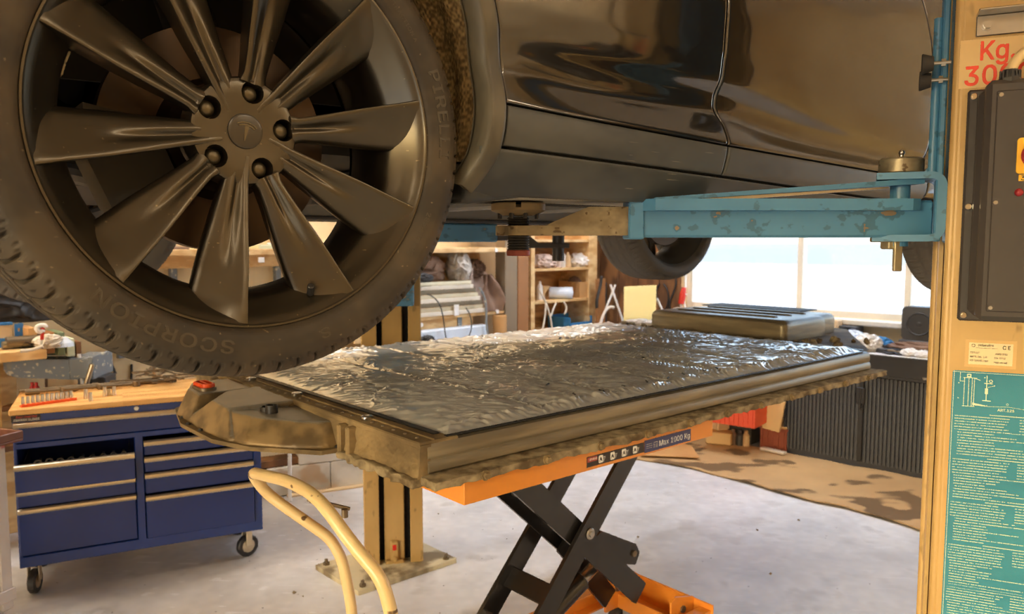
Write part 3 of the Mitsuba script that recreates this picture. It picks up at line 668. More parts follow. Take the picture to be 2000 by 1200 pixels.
hm = [man(h) for h in hb]; hsg = tri((hm[0] + hm[1] + hm[2]).refine_to_length(.009)); hsg = trimesh.Trimesh(hsg.vertices, hsg.faces, process=True)
trimesh.smoothing.filter_taubin(hsg, iterations=16); hsg = rough(hsg, .0011, 30, 4)
add(B + '__junction_housing', hsg, 'm_cast', True, PK)
out = Polygon([(.03, .40), (-.05, .41), (-.175, .575), (-.222, .72), (-.224, .98), (-.19, 1.12), (-.165, 1.22), (-.05, 1.27), (.03, 1.27)]).buffer(.012)
add(B + '__junction_housing__lower_flange', mv(prism(out, .012), (0, 0, -.101)), 'm_mud', False, PK)
for t in np.linspace(.06, .80, 15):
    pt = out.buffer(-.012).exterior.interpolate(t, normalized=True)
    add(B + '__junction_housing__bolt', bolt((pt.x, pt.y, -.089), .0055, .006), 'm_underdark', False, PK)
# orange plug on a grey collar
cx, cy = -.128, 1.075
def ring2(l, w, r, z0, z1, th): return mv(prism(rrect(-w / 2, -l / 2, w / 2, l / 2, r).difference(rrect(-w / 2 + th, -l / 2 + th, w / 2 - th, l / 2 - th, r - th)), z1 - z0), (cx, cy, z0))
add(B + '__plug_collar', [mv(prism(rrect(-.027, -.055, .027, .055, .022), .014), (cx, cy, -.012))], 'm_oldsteel', 30, PK)
pl_ = [ring2(.092, .040, .018, -.002, .014, .004), mv(prism(rrect(-.017, -.043, .017, .043, .014), .008), (cx, cy, -.001)), b2((cx - .003, cy - .036, .006), (cx + .003, cy + .036, .014), .001)]
for y in np.arange(-.036, .037, .008): pl_ += [b2((cx - .0218, cy + y, -.001), (cx - .018, cy + y + .004, .013)), b2((cx + .018, cy + y, -.001), (cx + .0218, cy + y + .004, .013))]
add(B + '__plug', pl_, 'm_plug', False, PK); tag(B + '__plug', 'bright orange oval plug')
px_, py_ = -.092, .66
add(B + '__port', [mv(prism(Point(0, 0).buffer(.021).difference(Point(0, 0).buffer(.0165)), .014), (px_, py_, -.018)), mv(lathe([(.014, 0), (.0175, 0), (.0175, .024), (.0145, .024), (.014, 0)], 28), (px_ - .002, py_ - .034, -.018)), mv(prism(Point(0, 0).buffer(.012), .003), (px_, py_, -.016))], 'm_black', 30, PK)
# front hump over the second layer of modules
def rb(lo, hi, r, e=.05): return lob([(x, y, lo[2] + r) for x in (lo[0] + r, hi[0] - r) for y in (lo[1] + r, hi[1] - r)], [(x, y, hi[2] - r) for x in (lo[0] + r, hi[0] - r) for y in (lo[1] + r, hi[1] - r)], e, r)
add(B + '__front_hump', [rb((2.385, .43, -.03), (2.80, 1.25, .098), .03), rb((2.72, .47, -.03), (2.98, 1.21, .098), .03)], 'm_rail', 40, PK)
add(B + '__front_hump', [rb((2.93, .56, -.03), (3.12, 1.12, .085), .03)], 'm_rail', 40, PK)
for x in (2.50, 2.64, 2.78): add(B + '__front_hump__rib', b2((x, .55, .094), (x + .03, 1.15, .106), .006), 'm_rail', False, PK)
add(B + '__front_hump__plate', b2((2.86, .62, .098), (3.06, 1.24, .104), .003), 'm_underdark', False, PK)
tr = prism(Polygon([(2.30, .02), (2.42, .06), (2.9, .36), (3.14, .50), (3.16, 1.15), (2.42, 1.46), (2.30, 1.50)]).buffer(.012), .02)
add(B + '__front_tray', mv(tr, (0, 0, -.022)), 'm_mud', False, PK)
for k in range(16):
    x, y = 2.36 + .02 * rngc.random(), .16 + .25 * rngc.random() if k < 10 else 1.2 + .25 * rngc.random()
    m = mv(trimesh.creation.icosphere(1, .012 + .010 * rngc.random()), (x + (.3 * rngc.random() if k < 6 else 0), y, .002)); m.vertices += (RNG.random(m.vertices.shape) - .5) * .012
    add(B + '__dirt_clod', m, 'm_clay', False, PK)
add(B + '__gasket', b2((2.318, .03, .0), (2.345, 1.49, .006), .001), 'm_black', False, PK)

# ---- scissor lift table
tag('lift_table', 'orange scissor lift table with black legs under the battery pack', 'lift table')
L_ = 'lift_table'; H0 = -1.13
zp = -.104                                                    # underside of the pack
add(L_ + '__platform', [b2((.10, -.028, zp - .060), (1.13, .80, zp), .002)], 'm_orange', False, PK)
# stickers on the platform's long edge
def edge_pt(px, py): return PK.px(px, py, 1, -.0285)
st0, st1 = edge_pt(1146, 893), edge_pt(1258, 860)
sy = -.0285
def sticker(key, x0, x1, z0, z1, m, th=.0006): add(key, b2((x0, sy - th, z0), (x1, sy, z1)), m, False, PK)
mat('m_navy', srgb(38, 42, 92), .4); mat('m_stickblack', srgb(34, 26, 22), .45); mat('m_stickred', srgb(150, 52, 36), .45); mat('m_print', srgb(232, 230, 224), .5)
x0, x1, x2 = edge_pt(1146, 893)[0], edge_pt(1258, 862)[0], edge_pt(1349, 838)[0]
zb, zt = zp - .050, zp - .016
sticker(L_ + '__warning_sticker', x0, x1, zb, zt - .004, 'm_stickblack'); sticker(L_ + '__warning_sticker__header', x0 + .002, x0 + .042, zt - .020, zt - .006, 'm_stickred', .001)
def onedge(m, x, z, th=.0008):
    v = m.vertices.copy(); m = m.copy(); m.vertices = np.stack([v[:, 0] + x, sy - .0005 - v[:, 2], v[:, 1] + z], 1); return m
wr = text('GEVAAR', .006, .0006); chars(L_ + '__warning_sticker__character', onedge(wr, x0 + .008, zt - .016), 'm_print', PK)
n_ = 4
for k in range(n_):
    xx = x0 + .048 + k * (x1 - x0 - .05) / n_
    pic = rrect(0, 0, .018, .022, .003).difference(LineString([(.004, .005), (.009, .016), (.014, .006), (.006, .011), (.013, .012)]).buffer(.0013))
    add(L_ + '__warning_sticker__pictogram', onedge(prism(pic, .0005), xx, zb + .004), 'm_print', False, PK)
    add(L_ + '__warning_sticker__lettering', [onedge(prism(sbox(0, 0, .009 - .002 * j, .0015), .0005), xx + .020, zb + .018 - .004 * j) for j in range(4)], 'm_print', False, PK)
sticker(L_ + '__load_sticker', x1 + .002, x2, zb - .004, zt, 'm_navy')
tx = text('Max 1000 Kg', .017, .0006, False); tx.apply_scale([(x2 - x1 - .075) / (tx.bounds[1][0]), 1, 1])
chars(L_ + '__load_sticker__character', onedge(tx, x1 + .070, zb + .006), 'm_print', PK)
add(L_ + '__load_sticker__pictogram', [onedge(prism(LineString([(0, 0), (0, .016), (.018, .016), (.018, 0)]).buffer(.001), .0005), x1 + .045, zb + .006), onedge(prism(LineString([(.005, .0), (.005, .01)]).buffer(.001), .0005), x1 + .045, zb + .006), onedge(prism(LineString([(.013, .0), (.013, .01)]).buffer(.001), .0005), x1 + .045, zb + .006)] + [onedge(prism(sbox(0, 0, .03, .0015), .0005), x1 + .008, zb + .008 + .006 * j) for j in range(3)], 'm_steel', False, PK)
# scissor legs, given by their two ends in (x, z) with z above the floor
def leg(p, q, y, w, th=.012, ext=.03):
    p, q = np.array(p), np.array(q); d = (q - p) / np.linalg.norm(q - p); n = np.array([-d[1], d[0]])
    p, q = p - d * ext, q + d * ext
    poly = Polygon([p + n * w / 2 - d * 0, p - n * w / 2, q - n * w / 2, q + n * w / 2]).buffer(-.006).buffer(.006)
    return mv(sidep(poly, y - th / 2, y + th / 2), (0, 0, H0))
YN, YF = .185, .395
A0_, A1_ = (.50, .38), (1.02, .955); B0_, B1_ = (.43, .945), (1.035, .388)
add(L_ + '__scissor_leg', leg(A0_, A1_, YN, .074, .014), 'm_blackpaint', False, PK)
add(L_ + '__scissor_leg', leg(A0_, A1_, YF, .074, .014), 'm_blackpaint', False, PK)
for y in (YN + .024, YF - .024): add(L_ + '__scissor_leg', leg(B0_, B1_, y, .080, .014), 'm_blackpaint', False, PK)
add(L_ + '__leg_plate', [leg((.82, .56), (1.02, .33), .335, .075, .012)], 'm_blackpaint', False, PK)
pc = (.765, .667)
for y, s in ((YN - .007, -1), (YF + .007, 1)):
    add(L_ + '__pivot_bolt', [cyl((pc[0], y, pc[1] + H0), (pc[0], y + s * .006, pc[1] + H0), .019, 28, bev=.002), cyl((pc[0], y, pc[1] + H0), (pc[0], y + s * .010, pc[1] + H0), .010, 6)], 'm_steel', 30, PK)
for c in (A0_, ): add(L_ + '__pivot_bolt', [cyl((c[0] + .01, YF + .0, c[1] + .02 + H0), (c[0] + .01, YN - .016, c[1] + .02 + H0), .012, 20)], 'm_steel', 30, PK)
add(L_ + '__pivot_bolt', cyl((.60, YF - .034, .845 + H0 - .05), (.60, YF - .045, .845 + H0 - .05), .013, 18), 'm_steel', 30, PK)
add(L_ + '__cross_bar', mv(bx((0, 0, 0), (.070, YF - YN, .012), .003), (.605, (YN + YF) / 2, .50 + H0), roty(-48)), 'm_blackpaint', False, PK)
add(L_ + '__cross_bar', cyl((pc[0], YN, pc[1] + H0), (pc[0], YF, pc[1] + H0), .014, 14), 'm_blackpaint', 30, PK)
cy0, cy1 = PK.px(1052, 1222, 1, .285), PK.px(1188, 1078, 1, .285)
dd = (cy1 - cy0) / np.linalg.norm(cy1 - cy0)
add(L_ + '__cylinder', cyl(cy0 - dd * .12, cy0 + dd * np.linalg.norm(cy1 - cy0) * .60, .034, 28, bev=.004), 'm_blackpaint', 30, PK)
add(L_ + '__piston_rod', cyl(cy0 + dd * np.linalg.norm(cy1 - cy0) * .58, cy1, .021, 24), 'm_steel', 30, PK)
add(L_ + '__rod_bracket', [sidep(Polygon([tuple(PK.px(a_, b_, 1, YF - .05)[[0, 2]]) for a_, b_ in ((1140, 1052), (1158, 1036), (1222, 1060), (1228, 1074), (1222, 1092), (1180, 1090))]).buffer(.008), y - .005, y + .005) for y in (YF - .05, YF - .09)], 'm_blackpaint', False, PK)
add(L_ + '__rod_bracket__pin', cyl(PK.px(1219, 1074, 1, YF - .05) + [0, .02, 0], PK.px(1219, 1074, 1, YF - .05) + [0, -.052, 0], .012, 16), 'm_oldsteel', 30, PK)
# base frame
zf0, zf1 = .20 + H0, .275 + H0
YB0, YB1 = .10, .47
for y in (YB0, YB1):
    ch = Polygon([(y - .022, zf0), (y + .022, zf0), (y + .022, zf1), (y - .022, zf1)]).difference(sbox(y - .018, zf0 + .006, y + .03, zf1 - .006) if y < .3 else sbox(y - .03, zf0 + .006, y + .018, zf1 - .006))
    add(L_ + '__base_rail', along(ch, -.02, 1.30), 'm_orange', False, PK)
add(L_ + '__base_end', [b2((1.19, YB0 - .02, zf0 - .006), (1.30, YB1 + .02, zf0), .002), b2((1.298, YB0 - .03, zf0 - .01), (1.308, YB1 + .03, zf1 + .02), .003), b2((1.185, YB0 - .02, zf0 - .006), (1.193, YB1 + .02, zf0 + .05), .002)], 'm_orange', False, PK)
for y, xa in ((YN - .03, 1.17), (YF + .03, 1.12)):
    add(L_ + '__base_bracket', mv(sidep(Polygon([(xa, .20), (xa, .315), (xa + .02, .325), (1.29, .30), (1.305, .285), (1.305, .20)]).buffer(.005), y - .004, y + .004), (0, 0, H0)), 'm_orange', False, PK)
    add(L_ + '__base_bracket__bolt', cyl((xa + .06, y - .010, .275 + H0), (xa + .06, y + .010, .275 + H0), .013, 18), 'm_oldsteel', 30, PK)
add(L_ + '__base_end', [b2((-.03, YB0 - .02, zf0), (.06, YB1 + .02, zf0 + .008), .002), b2((-.032, YB0 - .03, zf0), (-.022, YB1 + .03, zf1 + .02), .003)], 'm_orange', False, PK)
mat('m_redrim', srgb(150, 30, 24), .4)
for x, y in ((1.22, .43), (1.22, .13), (.05, .43), (.05, .13)):
    c = np.array([x, y, .098 + H0])
    add(L_ + '__caster_wheel', [mv(lathe([(.03, -.022), (.088, -.022), (.096, -.014), (.097, 0), (.096, .014), (.088, .022), (.03, .022), (.03, -.022)], 40), c, rotx(90))], 'm_darkgrey', 35, PK)
    add(L_ + '__caster_wheel__hub', [mv(lathe([(0, -.026), (.028, -.026), (.066, -.023), (.066, .023), (.028, .026), (0, .026)], 32), c, rotx(90))], 'm_steel', 35, PK)
    add(L_ + '__caster_wheel__band', [mv(lathe([(.066, -.0235), (.076, -.0235), (.076, .0235), (.066, .0235), (.066, -.0235)], 32), c, rotx(90))], 'm_redrim', 35, PK)
    add(L_ + '__caster_fork', [b2((x - .03, y - .034, .085 + H0), (x + .03, y - .028, zf0), .002), b2((x - .03, y + .028, .085 + H0), (x + .03, y + .034, zf0), .002)], 'm_steel', False, PK)
# cream tubular handle
def f_cream(p, n, uv):
    a = fbm(p.x * 22, p.y * 22, p.z * 22, 4)
    c = mix(srgb(228, 204, 152), srgb(214, 186, 132), noise(p.x * 6, p.y * 6, p.z * 6))
    return mix(c, srgb(96, 74, 48), smoothstep(.745, .79, a))
mat('m_cream', proc(f_cream), .32, spec=.5, coat=.3)
hp = [(765, 1200, 1.67), (745, 1130, 1.68), (690, 1066, 1.72), (622, 972, 1.78), (565, 940, 1.90), (497, 918, 2.09), (484, 928, 2.14), (518, 962, 2.15), (560, 993, 2.14), (645, 1052, 2.13), (668, 1092, 2.12), (690, 1200, 2.12)]
hw = [atY(*q) for q in hp]
lo0 = PK.P((.0, .05, .22 + H0)); lo1 = PK.P((.03, .42, .22 + H0))
path = roundpath([lo0] + hw[:5] + [hw[5] * .5 + hw[6] * .5] + hw[7:] + [lo1], .09, 8)
add(L_ + '__push_handle', tube(path, .0158, 16), 'm_cream', True); tag(L_ + '__push_handle', 'cream tubular push handle')
a_, b_ = hw[3] * .7 + hw[4] * .3, hw[8] * .8 + hw[9] * .2
hk = a_ + np.array([0, 0, -.022])
add(L_ + '__push_handle__release_lever', [cyl(a_, hk, .006, 10), tube([hk, hk + [.05, .01, -.012], hk + [.09, .03, -.03]], .005, 8), cyl(hk + [.085, .0, -.04], hk + [.085, .0, -.02], .008, 10)], 'm_oldsteel', 30)

# ================================================================ lift columns
def f_col(p, n, uv):
    a = fbm(p.x * 5, p.y * 5, p.z * 2.5, 4); b = fbm(p.x * 40, p.y * 40, p.z * 14, 3)
    c = mix(srgb(186, 155, 101), srgb(170, 138, 84), smoothstep(.3, .75, a))
    return mix(c, srgb(124, 98, 58), smoothstep(.70, .80, b) * .6)
mat('m_column', proc(f_col), .38, spec=.45)
def f_blue(p, n, uv):
    a = fbm(p.x * 30, p.y * 30, p.z * 30, 4)
    c = mix(srgb(76, 130, 164), srgb(56, 106, 142), fbm(p.x * 6, p.y * 6, p.z * 6, 3))
    c = mix(c, srgb(40, 70, 84), smoothstep(.62, .66, a) * .5)
    return mix(c, srgb(122, 106, 88), smoothstep(.73, .75, a))
mat('m_blue', proc(f_blue), .38, spec=.5)
def f_gold(p, n, uv):
    a = fbm(p.x * 24, p.y * 24, p.z * 24, 4); b = fbm(p.x * 60, p.y * 60, p.z * 60, 3)
    return mix(mix(srgb(146, 137, 114), srgb(112, 102, 82), smoothstep(.3, .7, a)), srgb(72, 54, 32), smoothstep(.64, .72, b) * .8)
mat('m_gold', proc(f_gold), .38, .55)
mat('m_plate', proc(lambda p, n, uv: mix(srgb(196, 184, 150), srgb(120, 106, 78), smoothstep(.45, .7, fbm(p.x * 9, p.y * 9, p.z, 4)))), .6)
# far column, its slotted inner face towards the car
LCx = np.array([.979, .205, 0]); LCx /= np.linalg.norm(LCx)
LC = Fr((-.720, 3.643, 0), LCx, (-LCx[1], LCx[0], 0))
tag('lift_post', 'yellow slotted lift post on a base plate beyond the battery pack', 'lift post')
wL, dL, HL = .285, .26, 3.45
add('lift_post__post', [b2((0, 0, .02), (.072, .012, HL), .003), b2((wL - .062, 0, .02), (wL, .012, HL), .003), b2((0, 0, .02), (.010, dL, HL), .003), b2((wL - .010, 0, .02), (wL, dL, HL), .003), b2((0, dL - .01, .02), (wL, dL, HL), .003)], 'm_column', False, LC)
add('lift_post__inner_strip', b2((.098, .03, .02), (.196, .045, HL), .004), 'm_column', False, LC)
add('lift_post__slot', b2((.012, .06, .02), (wL - .012, .066, HL)), 'm_seam', False, LC)
add('lift_post__foot_stop', [b2((.125, .008, .03), (.165, .03, .13), .006), b2((.10, .0, .015), (.19, .03, .035), .004), cyl((.145, .004, .045), (.145, -.006, .045), .010, 16)], 'm_column', False, LC)
add('lift_post__foot_stop__lamp', b2((.135, .004, .085), (.155, .012, .115), .004), 'm_red', False, LC)
bpp = [atZ(618, 1105, .02)[:2], atZ(700, 1155, .02)[:2], atZ(890, 1092, .02)[:2]]; bpp.append(bpp[0] + bpp[2] - bpp[1])
add('lift_post__base_plate', prism(Polygon(bpp).buffer(.004), .022), 'm_plate', False); tag('lift_post__base_plate', 'dirty bolted base plate')
for p in bpp:
    q = np.array(p) * .86 + np.mean(bpp, 0) * .14
    add('lift_post__anchor_bolt', [cyl((q[0], q[1], .02), (q[0], q[1], .034), .016, 6), cyl((q[0], q[1], .02), (q[0], q[1], .05), .008, 12)], 'm_oldsteel', False)
add('lift_post__carriage', [b2((.03, -.05, 1.30), (.25, -.004, 2.15), .006), b2((.02, -.17, 1.585), (.27, -.01, 1.60), .004), b2((.02, -.17, 1.70), (.27, -.01, 1.715), .004)], 'm_blue', False, LC)
# far front lift arm to its pad under the far sill
tag('lift_post__lift_arm', 'blue arm with a black pad')
fp = np.array([.232, 3.87, 0]); f0 = LC.P((.14, -.10, 0)); fd = fp - f0; fl_ = np.linalg.norm(fd); fd /= fl_
FA = Fr(f0, fd, (-fd[1], fd[0], 0))
add('lift_post__lift_arm__beam', b2((-.06, -.05, 1.605), (fl_ * .60, .05, 1.69), .006), 'm_blue', False, FA)
add('lift_post__lift_arm__extension', [b2((fl_ * .58, -.035, 1.612), (fl_ * .80, .035, 1.675), .004), b2((fl_ * .78, -.03, 1.575), (fl_ + .05, .03, 1.60), .004), hull([(fl_ * .76, y, z) for y in (-.03, .03) for z in (1.60, 1.66)] + [(fl_ * .86, y, 1.60) for y in (-.03, .03)] + [(fl_ * .80, y, 1.575) for y in (-.03, .03)])], 'm_darkgrey', False, FA)
add('lift_post__lift_arm__pad', [cyl((fl_, 0, 1.51), (fl_, 0, 1.655), .030, 20), cyl((fl_, 0, 1.645), (fl_, 0, 1.672), .062, 28, bev=.006)], 'm_black', 30, FA)

# near column, seen from its side, the open face towards the car
RX = np.array([.910, -.4146, 0]); RX /= np.linalg.norm(RX)
c0 = atY(1848, 600, 1.6)
RC = Fr((c0[0], c0[1], 0), RX, (-RX[1], RX[0], 0))
tag('lift_post_001', 'yellow lift post at the right edge with its red capacity lettering', 'lift post'); TAKEN.update({'lift_post', 'lift_post_001'})
R1 = 'lift_post_001'
wR, dR = .27, .30
cpoly = unary_union([rrect(0, 0, wR, dR, .012).difference(rrect(.009, .009, wR - .009, dR - .009, .006))]).difference(sbox(-.02, .075, .05, dR - .075))
add(R1 + '__post', prism(cpoly, HL), 'm_column', 30, RC)
add(R1 + '__base_plate', b2((-.18, -.12, 0), (wR + .1, dR + .12, .022), .004), 'm_plate', False, RC)
add(R1 + '__edge_strip', [cyl((.004, .012, .02), (.004, .012, HL), .011, 14), cyl((.002, dR - .012, .02), (.002, dR - .012, HL), .011, 14)], 'm_column', 30, RC)
def face(x, y): q = RC.px(x, y, 1, 0); return q[0], q[2]
def onface(m, x, z, off=.0002):
    v = m.vertices.copy(); m = m.copy(); m.vertices = np.stack([v[:, 0] + x, -off - v[:, 2], v[:, 1] + z], 1); return m
def fplate(p, q, th, mm, key, off=0.0, bev=0.0):
    (xa, za), (xb, zb_) = face(*p), face(*q)
    add(key, b2((xa, -off - th, zb_), (xb, -off, za), bev), mm, False, RC); return xa, za, xb, zb_
mat('m_redprint', srgb(214, 66, 44), .5); mat('m_stickbeige', srgb(202, 171, 116), .45)
add(R1 + '__capacity_sticker', b2((face(1876, 80)[0], -.0004, face(1876, 174)[1]), (wR - .01, 0, face(1876, 80)[1])), 'm_stickbeige', False, RC)
def lettering(key, s, p, q, h, mm, off=.0004, bold=True, depth=.0005):
    """letters from pixel p (baseline left) to q (baseline right)"""
    m = text(s, h, depth, bold); (xa, za), (xb, zb_) = face(*p), face(*q)
    m.apply_scale([(xb - xa) / m.bounds[1][0], 1, 1]); chars(key, onface(m, xa, za, off), mm, RC)
lettering(R1 + '__capacity_sticker__character', 'Kg.', (1910, 118), (1983, 115), .036, 'm_redprint'); lettering(R1 + '__capacity_sticker__character', '3000', (1880, 168), (2016, 161), .037, 'm_redprint')
# galvanised angle bracket with bolts
x0, z0 = face(1908, 14); _, z1 = face(1908, 73); _, zm = face(1908, 33)
add(R1 + '__bracket', [b2((x0, -.006, z1), (wR + .06, 0, zm), .0015), b2((x0, -.045, zm), (wR + .06, 0, zm + .005), .0015)], 'm_steel', False, RC)
for x in (face(1928, 50)[0], face(1928, 50)[0] + .125):
    c = (x, -.006, face(1928, 50)[1]); add(R1 + '__bracket__bolt', [cyl(c, (c[0], c[1] - .002, c[2]), .0115, 20), cyl(c, (c[0], c[1] - .008, c[2]), .0085, 6)], 'm_steel', False, RC)
# maker's plate
mat('m_nameplate', srgb(224, 204, 162), .4); mat('m_ink', srgb(60, 48, 38), .6); mat('m_tapeold', srgb(196, 164, 108), .4)
x0, z0 = face(1886, 663); x1, z1 = face(1984, 722)
add(R1 + '__maker_plate', b2((x0, -.0003, z1), (x1, 0, z0)), 'm_tapeold', False, RC)
x0, z0, x1, z1 = fplate((1893, 669), (1977, 716), .0006, 'm_nameplate', R1 + '__maker_plate__label', .0003)
w_, h_ = x1 - x0, z0 - z1
ink = []
def pt(s, fx_, fz, h, bold=True, maxw=None):
    m = text(s, h, .0003, bold)
    if maxw: m.apply_scale([maxw / m.bounds[1][0], 1, 1])
    ink.append(onface(m, x0 + fx_ * w_, z0 - fz * h_, .0009))
pt('onlandini', .20, .155, .0048, True, w_ * .36); pt('C E', .76, .26, .0075, True, w_ * .18)
pt('TIPO 125', .03, .50, .0035, True, w_ * .21); pt('ANNO 2002', .60, .52, .0035, True, w_ * .28); pt('MATR. REL. 1.8:', .03, .68, .0033, True, w_ * .40); pt('S.N. 0712', .58, .70, .0035, True, w_ * .26)
pt('PORTATA KG. 3000', .03, .86, .0035, True, w_ * .42); pt('PRESS. MAX BAR', .58, .90, .0030, True, w_ * .30)
ink.append(onface(prism(Point(0, 0).buffer(.0035).difference(Point(0, 0).buffer(.0026)), .0003), x0 + .10 * w_, z0 - .13 * h_, .0009)); ink.append(onface(prism(sbox(0, 0, w_ * .5, .0006), .0003), x0 + .14 * w_, z0 - .24 * h_, .0009))
add(R1 + '__maker_plate__lettering', ink, 'm_ink', False, RC)
# blue instruction plate: printed rows of text, drawing of the two posts
xp, zp0 = map(float, face(1861, 723)); ZLOW = .18
PWID = .232
add(R1 + '__instruction_plate', mv(onface(prism(rrect(0, 0, PWID, zp0 - ZLOW, .004), .0008), xp, ZLOW, 0)), 'm_plateblue', False, RC)
tag(R1 + '__instruction_plate', 'tall turquoise instruction plate with rows of print')
RCo, RCx = RC.o.copy(), RC.A[0].copy()
def f_plateblue(p, n, uv):
    x = (p.x - float(RCo[0])) * float(RCx[0]) + (p.y - float(RCo[1])) * float(RCx[1]) - xp
    z = zp0 - p.z
    line = z / .0058; row = dr.floor(line); fr_ = line - row
    blk = dr.floor((z - .085) / .094); bf = (z - .085) / .094 - blk
    col2 = smoothstep(.5, .52, x / PWID) ; half = dr.select(bf < .42, mi.Float(1), mi.Float(0))      # upper part of each block: two columns; lower part: one
    xx = dr.select(half > .5, dr.select(x > PWID / 2, x - PWID / 2, x), x)
    ww = dr.select(half > .5, mi.Float(PWID / 2), mi.Float(PWID))
    side = dr.select((half > .5) & (x > PWID / 2), mi.Float(7), mi.Float(0))
    left = dr.select(half > .5, mi.Float(.007), .010 + .006 * cell_rand(blk, 3))
    right = ww * dr.select(half > .5, .80 + .16 * cell_rand(row, side, 2), .25 + .45 * cell_rand(row, 9, 4))
    on = (xx > left) & (xx < right) & (fr_ > .30) & (fr_ < .62) & (z > .088) & (bf > .06) & (x > .006) & (x < PWID - .006)
    gaps = cell_rand(x / .0011, row, 1) > .16
    hd = (bf < .06) & (dr.abs(x - PWID * .46) < PWID * .16) & (fr_ > .3) & (fr_ < .62) & (z > .088)
    bd = (x < .0035) & (x > .0022) | (z < .0035) & (z > .0022) | (x > PWID - .0035) & (x < PWID - .0022)
    base = mix(srgb(56, 128, 146), srgb(44, 114, 136), fbm(p.x * 9, p.y * 9, p.z * 9, 2))
    return mix(base, srgb(206, 214, 186), dr.select((on & gaps) | hd | bd, mi.Float(.66), mi.Float(0)))
mat('m_plateblue', proc(f_plateblue), .4, spec=.4)
dg = []
def dl(pts, w=.0006): dg.append(prism(LineString(pts).buffer(w), .0003))
for mx in (0, 1):
    f = (lambda x: x) if not mx else (lambda x: .200 - x)
    for xx in (.020, .028, .034, .038): dl([(f(xx), -.014), (f(xx), -.074)])
    dl([(f(.018), -.014), (f(.042), -.014)]); dl([(f(.018), -.074), (f(.040), -.074)]); dg.append(prism(sbox(min(f(.024), f(.032)), -.013, max(f(.024), f(.032)), -.006).difference(sbox(min(f(.026), f(.030)), -.011, max(f(.026), f(.030)), -.008)), .0003))
    dl([(f(.012), -.004), (f(.012), -.022), (f(.020), -.022)]); dl([(f(.036), -.014), (f(.048), -.018)])
    dg.append(prism(Polygon([(f(.036), -.071), (f(.036), -.066), (f(.060), -.0705), (f(.060), -.0720)]).buffer(.0002), .0003))
    dl([(f(.060), -.008), (f(.060), -.060)], .0008); dl([(f(.054), -.060), (f(.068), -.060)], .0009); dl([(f(.056), -.024), (f(.070), -.024)], .0009); dg.append(prism(Point(f(.067), -.019).buffer(.0034).difference(Point(f(.067), -.019).buffer(.002)), .0003))
    dg.append(prism(sbox(f(.060) - .0028, -.046, f(.060) + .0028, -.034), .0003)); dl([(f(.062), -.032), (f(.074), -.028)], .0004)
    for q in ((.010, -.026), (.056, -.012), (.074, -.028), (.010, -.058), (.062, -.070)): dg.append(prism(Point(f(q[0]), q[1]).buffer(.0012), .0003))
dl([(.062, -.072), (.100, -.070), (.138, -.074)], .0004); dg.append(prism(Point(.098, -.065).buffer(.0022).difference(Point(.098, -.065).buffer(.0014)), .0003))
mat('m_pcream', srgb(206, 214, 186), .5)
add(R1 + '__instruction_plate__drawing', [onface(m, xp + .002, zp0, .0009) for m in dg], 'm_pcream', False, RC)
add(R1 + '__instruction_plate__lettering', onface(text('ART.125', .0052, .0003), xp + .083, zp0 - .080, .0009), 'm_pcream', False, RC)

# control box on the column
tag('control_box', 'black electric control box with a yellow switch on the near column', 'control box'); TAKEN.add('control_box')
K = 'control_box'
xb, zb1 = face(1890, 178); zb0 = face(1889, 626)[1]; BW = .26
mat('m_boxblack', srgb(46, 42, 42), .5); mat('m_boxcover', srgb(56, 52, 51), .42, spec=.4)
add(K + '__back', [b2((xb, -.012, zb0), (xb + BW, 0, zb1), .004), b2((xb + .016, -.050, zb0 + .012), (xb + BW - .016, -.004, zb1 - .004), .012)], 'm_boxblack', False, RC)
add(K + '__cover', [b2((xb + .024, -.085, zb0 + .008), (xb + BW - .012, -.045, zb1 + .004), .009), b2((xb + .040, -.088, zb0 + .026), (xb + BW - .03, -.08, zb1 - .018), .002)], 'm_boxcover', False, RC)
for x in (xb + .010, xb + BW - .010):
    for z in (zb0 + .012, (zb0 + zb1) / 2, zb1 - .014): add(K + '__screw', [cyl((x, -.012, z), (x, -.0155, z), .0065, 18, bev=.001), cyl((x, -.012, z), (x, -.0165, z), .0035, 6)], 'm_chrome', False, RC)
for x in (xb + .047, xb + BW - .037):
    for z in (zb0 + .034, (zb0 + zb1) / 2 + .004, zb1 - .026): add(K + '__screw', cyl((x, -.088, z), (x, -.0905, z), .0045, 14, bev=.001), 'm_steel', False, RC)
mat('m_swyellow', srgb(232, 176, 44), .4); mat('m_swred', srgb(136, 32, 40), .35)
def cov(x, y): q = RC.px(x, y, 1, -.088); return q[0], q[2]
xs, zs1 = cov(1987, 270); _, zs0 = cov(1987, 340)
add(K + '__switch_plate', mv(onface(prism(rrect(0, 0, .062, zs1 - zs0, .006), .006), xs, zs0, .088)), 'm_swyellow', False, RC)
zc = (zs0 + zs1) / 2; xc_ = xs + .031
add(K + '__switch_knob', [cyl((xc_, -.094, zc), (xc_, -.102, zc), .025, 32, bev=.002), b2((xc_ - .022, -.122, zc - .006), (xc_ + .022, -.100, zc + .006), .004)], 'm_swred', 30, RC)
x3, z3 = cov(1989, 354)
add(K + '__number_label', b2((x3, -.0888, z3), (x3 + .05, -.088, z3 + .012)), 'm_swyellow', False, RC); add(K + '__number_label__lettering', onface(text('3', .009, .0003), x3 + .003, z3 + .0015, .0888), 'm_ink', False, RC)
x4, z4 = cov(1990, 376)
add(K + '__indicator_lamp', mv(trimesh.creation.icosphere(3, .0075), (x4, -.088, z4)), 'm_swred', True, RC)
xg, zg = cov(1976, 172)
gl = (xg, -.066, zb1)
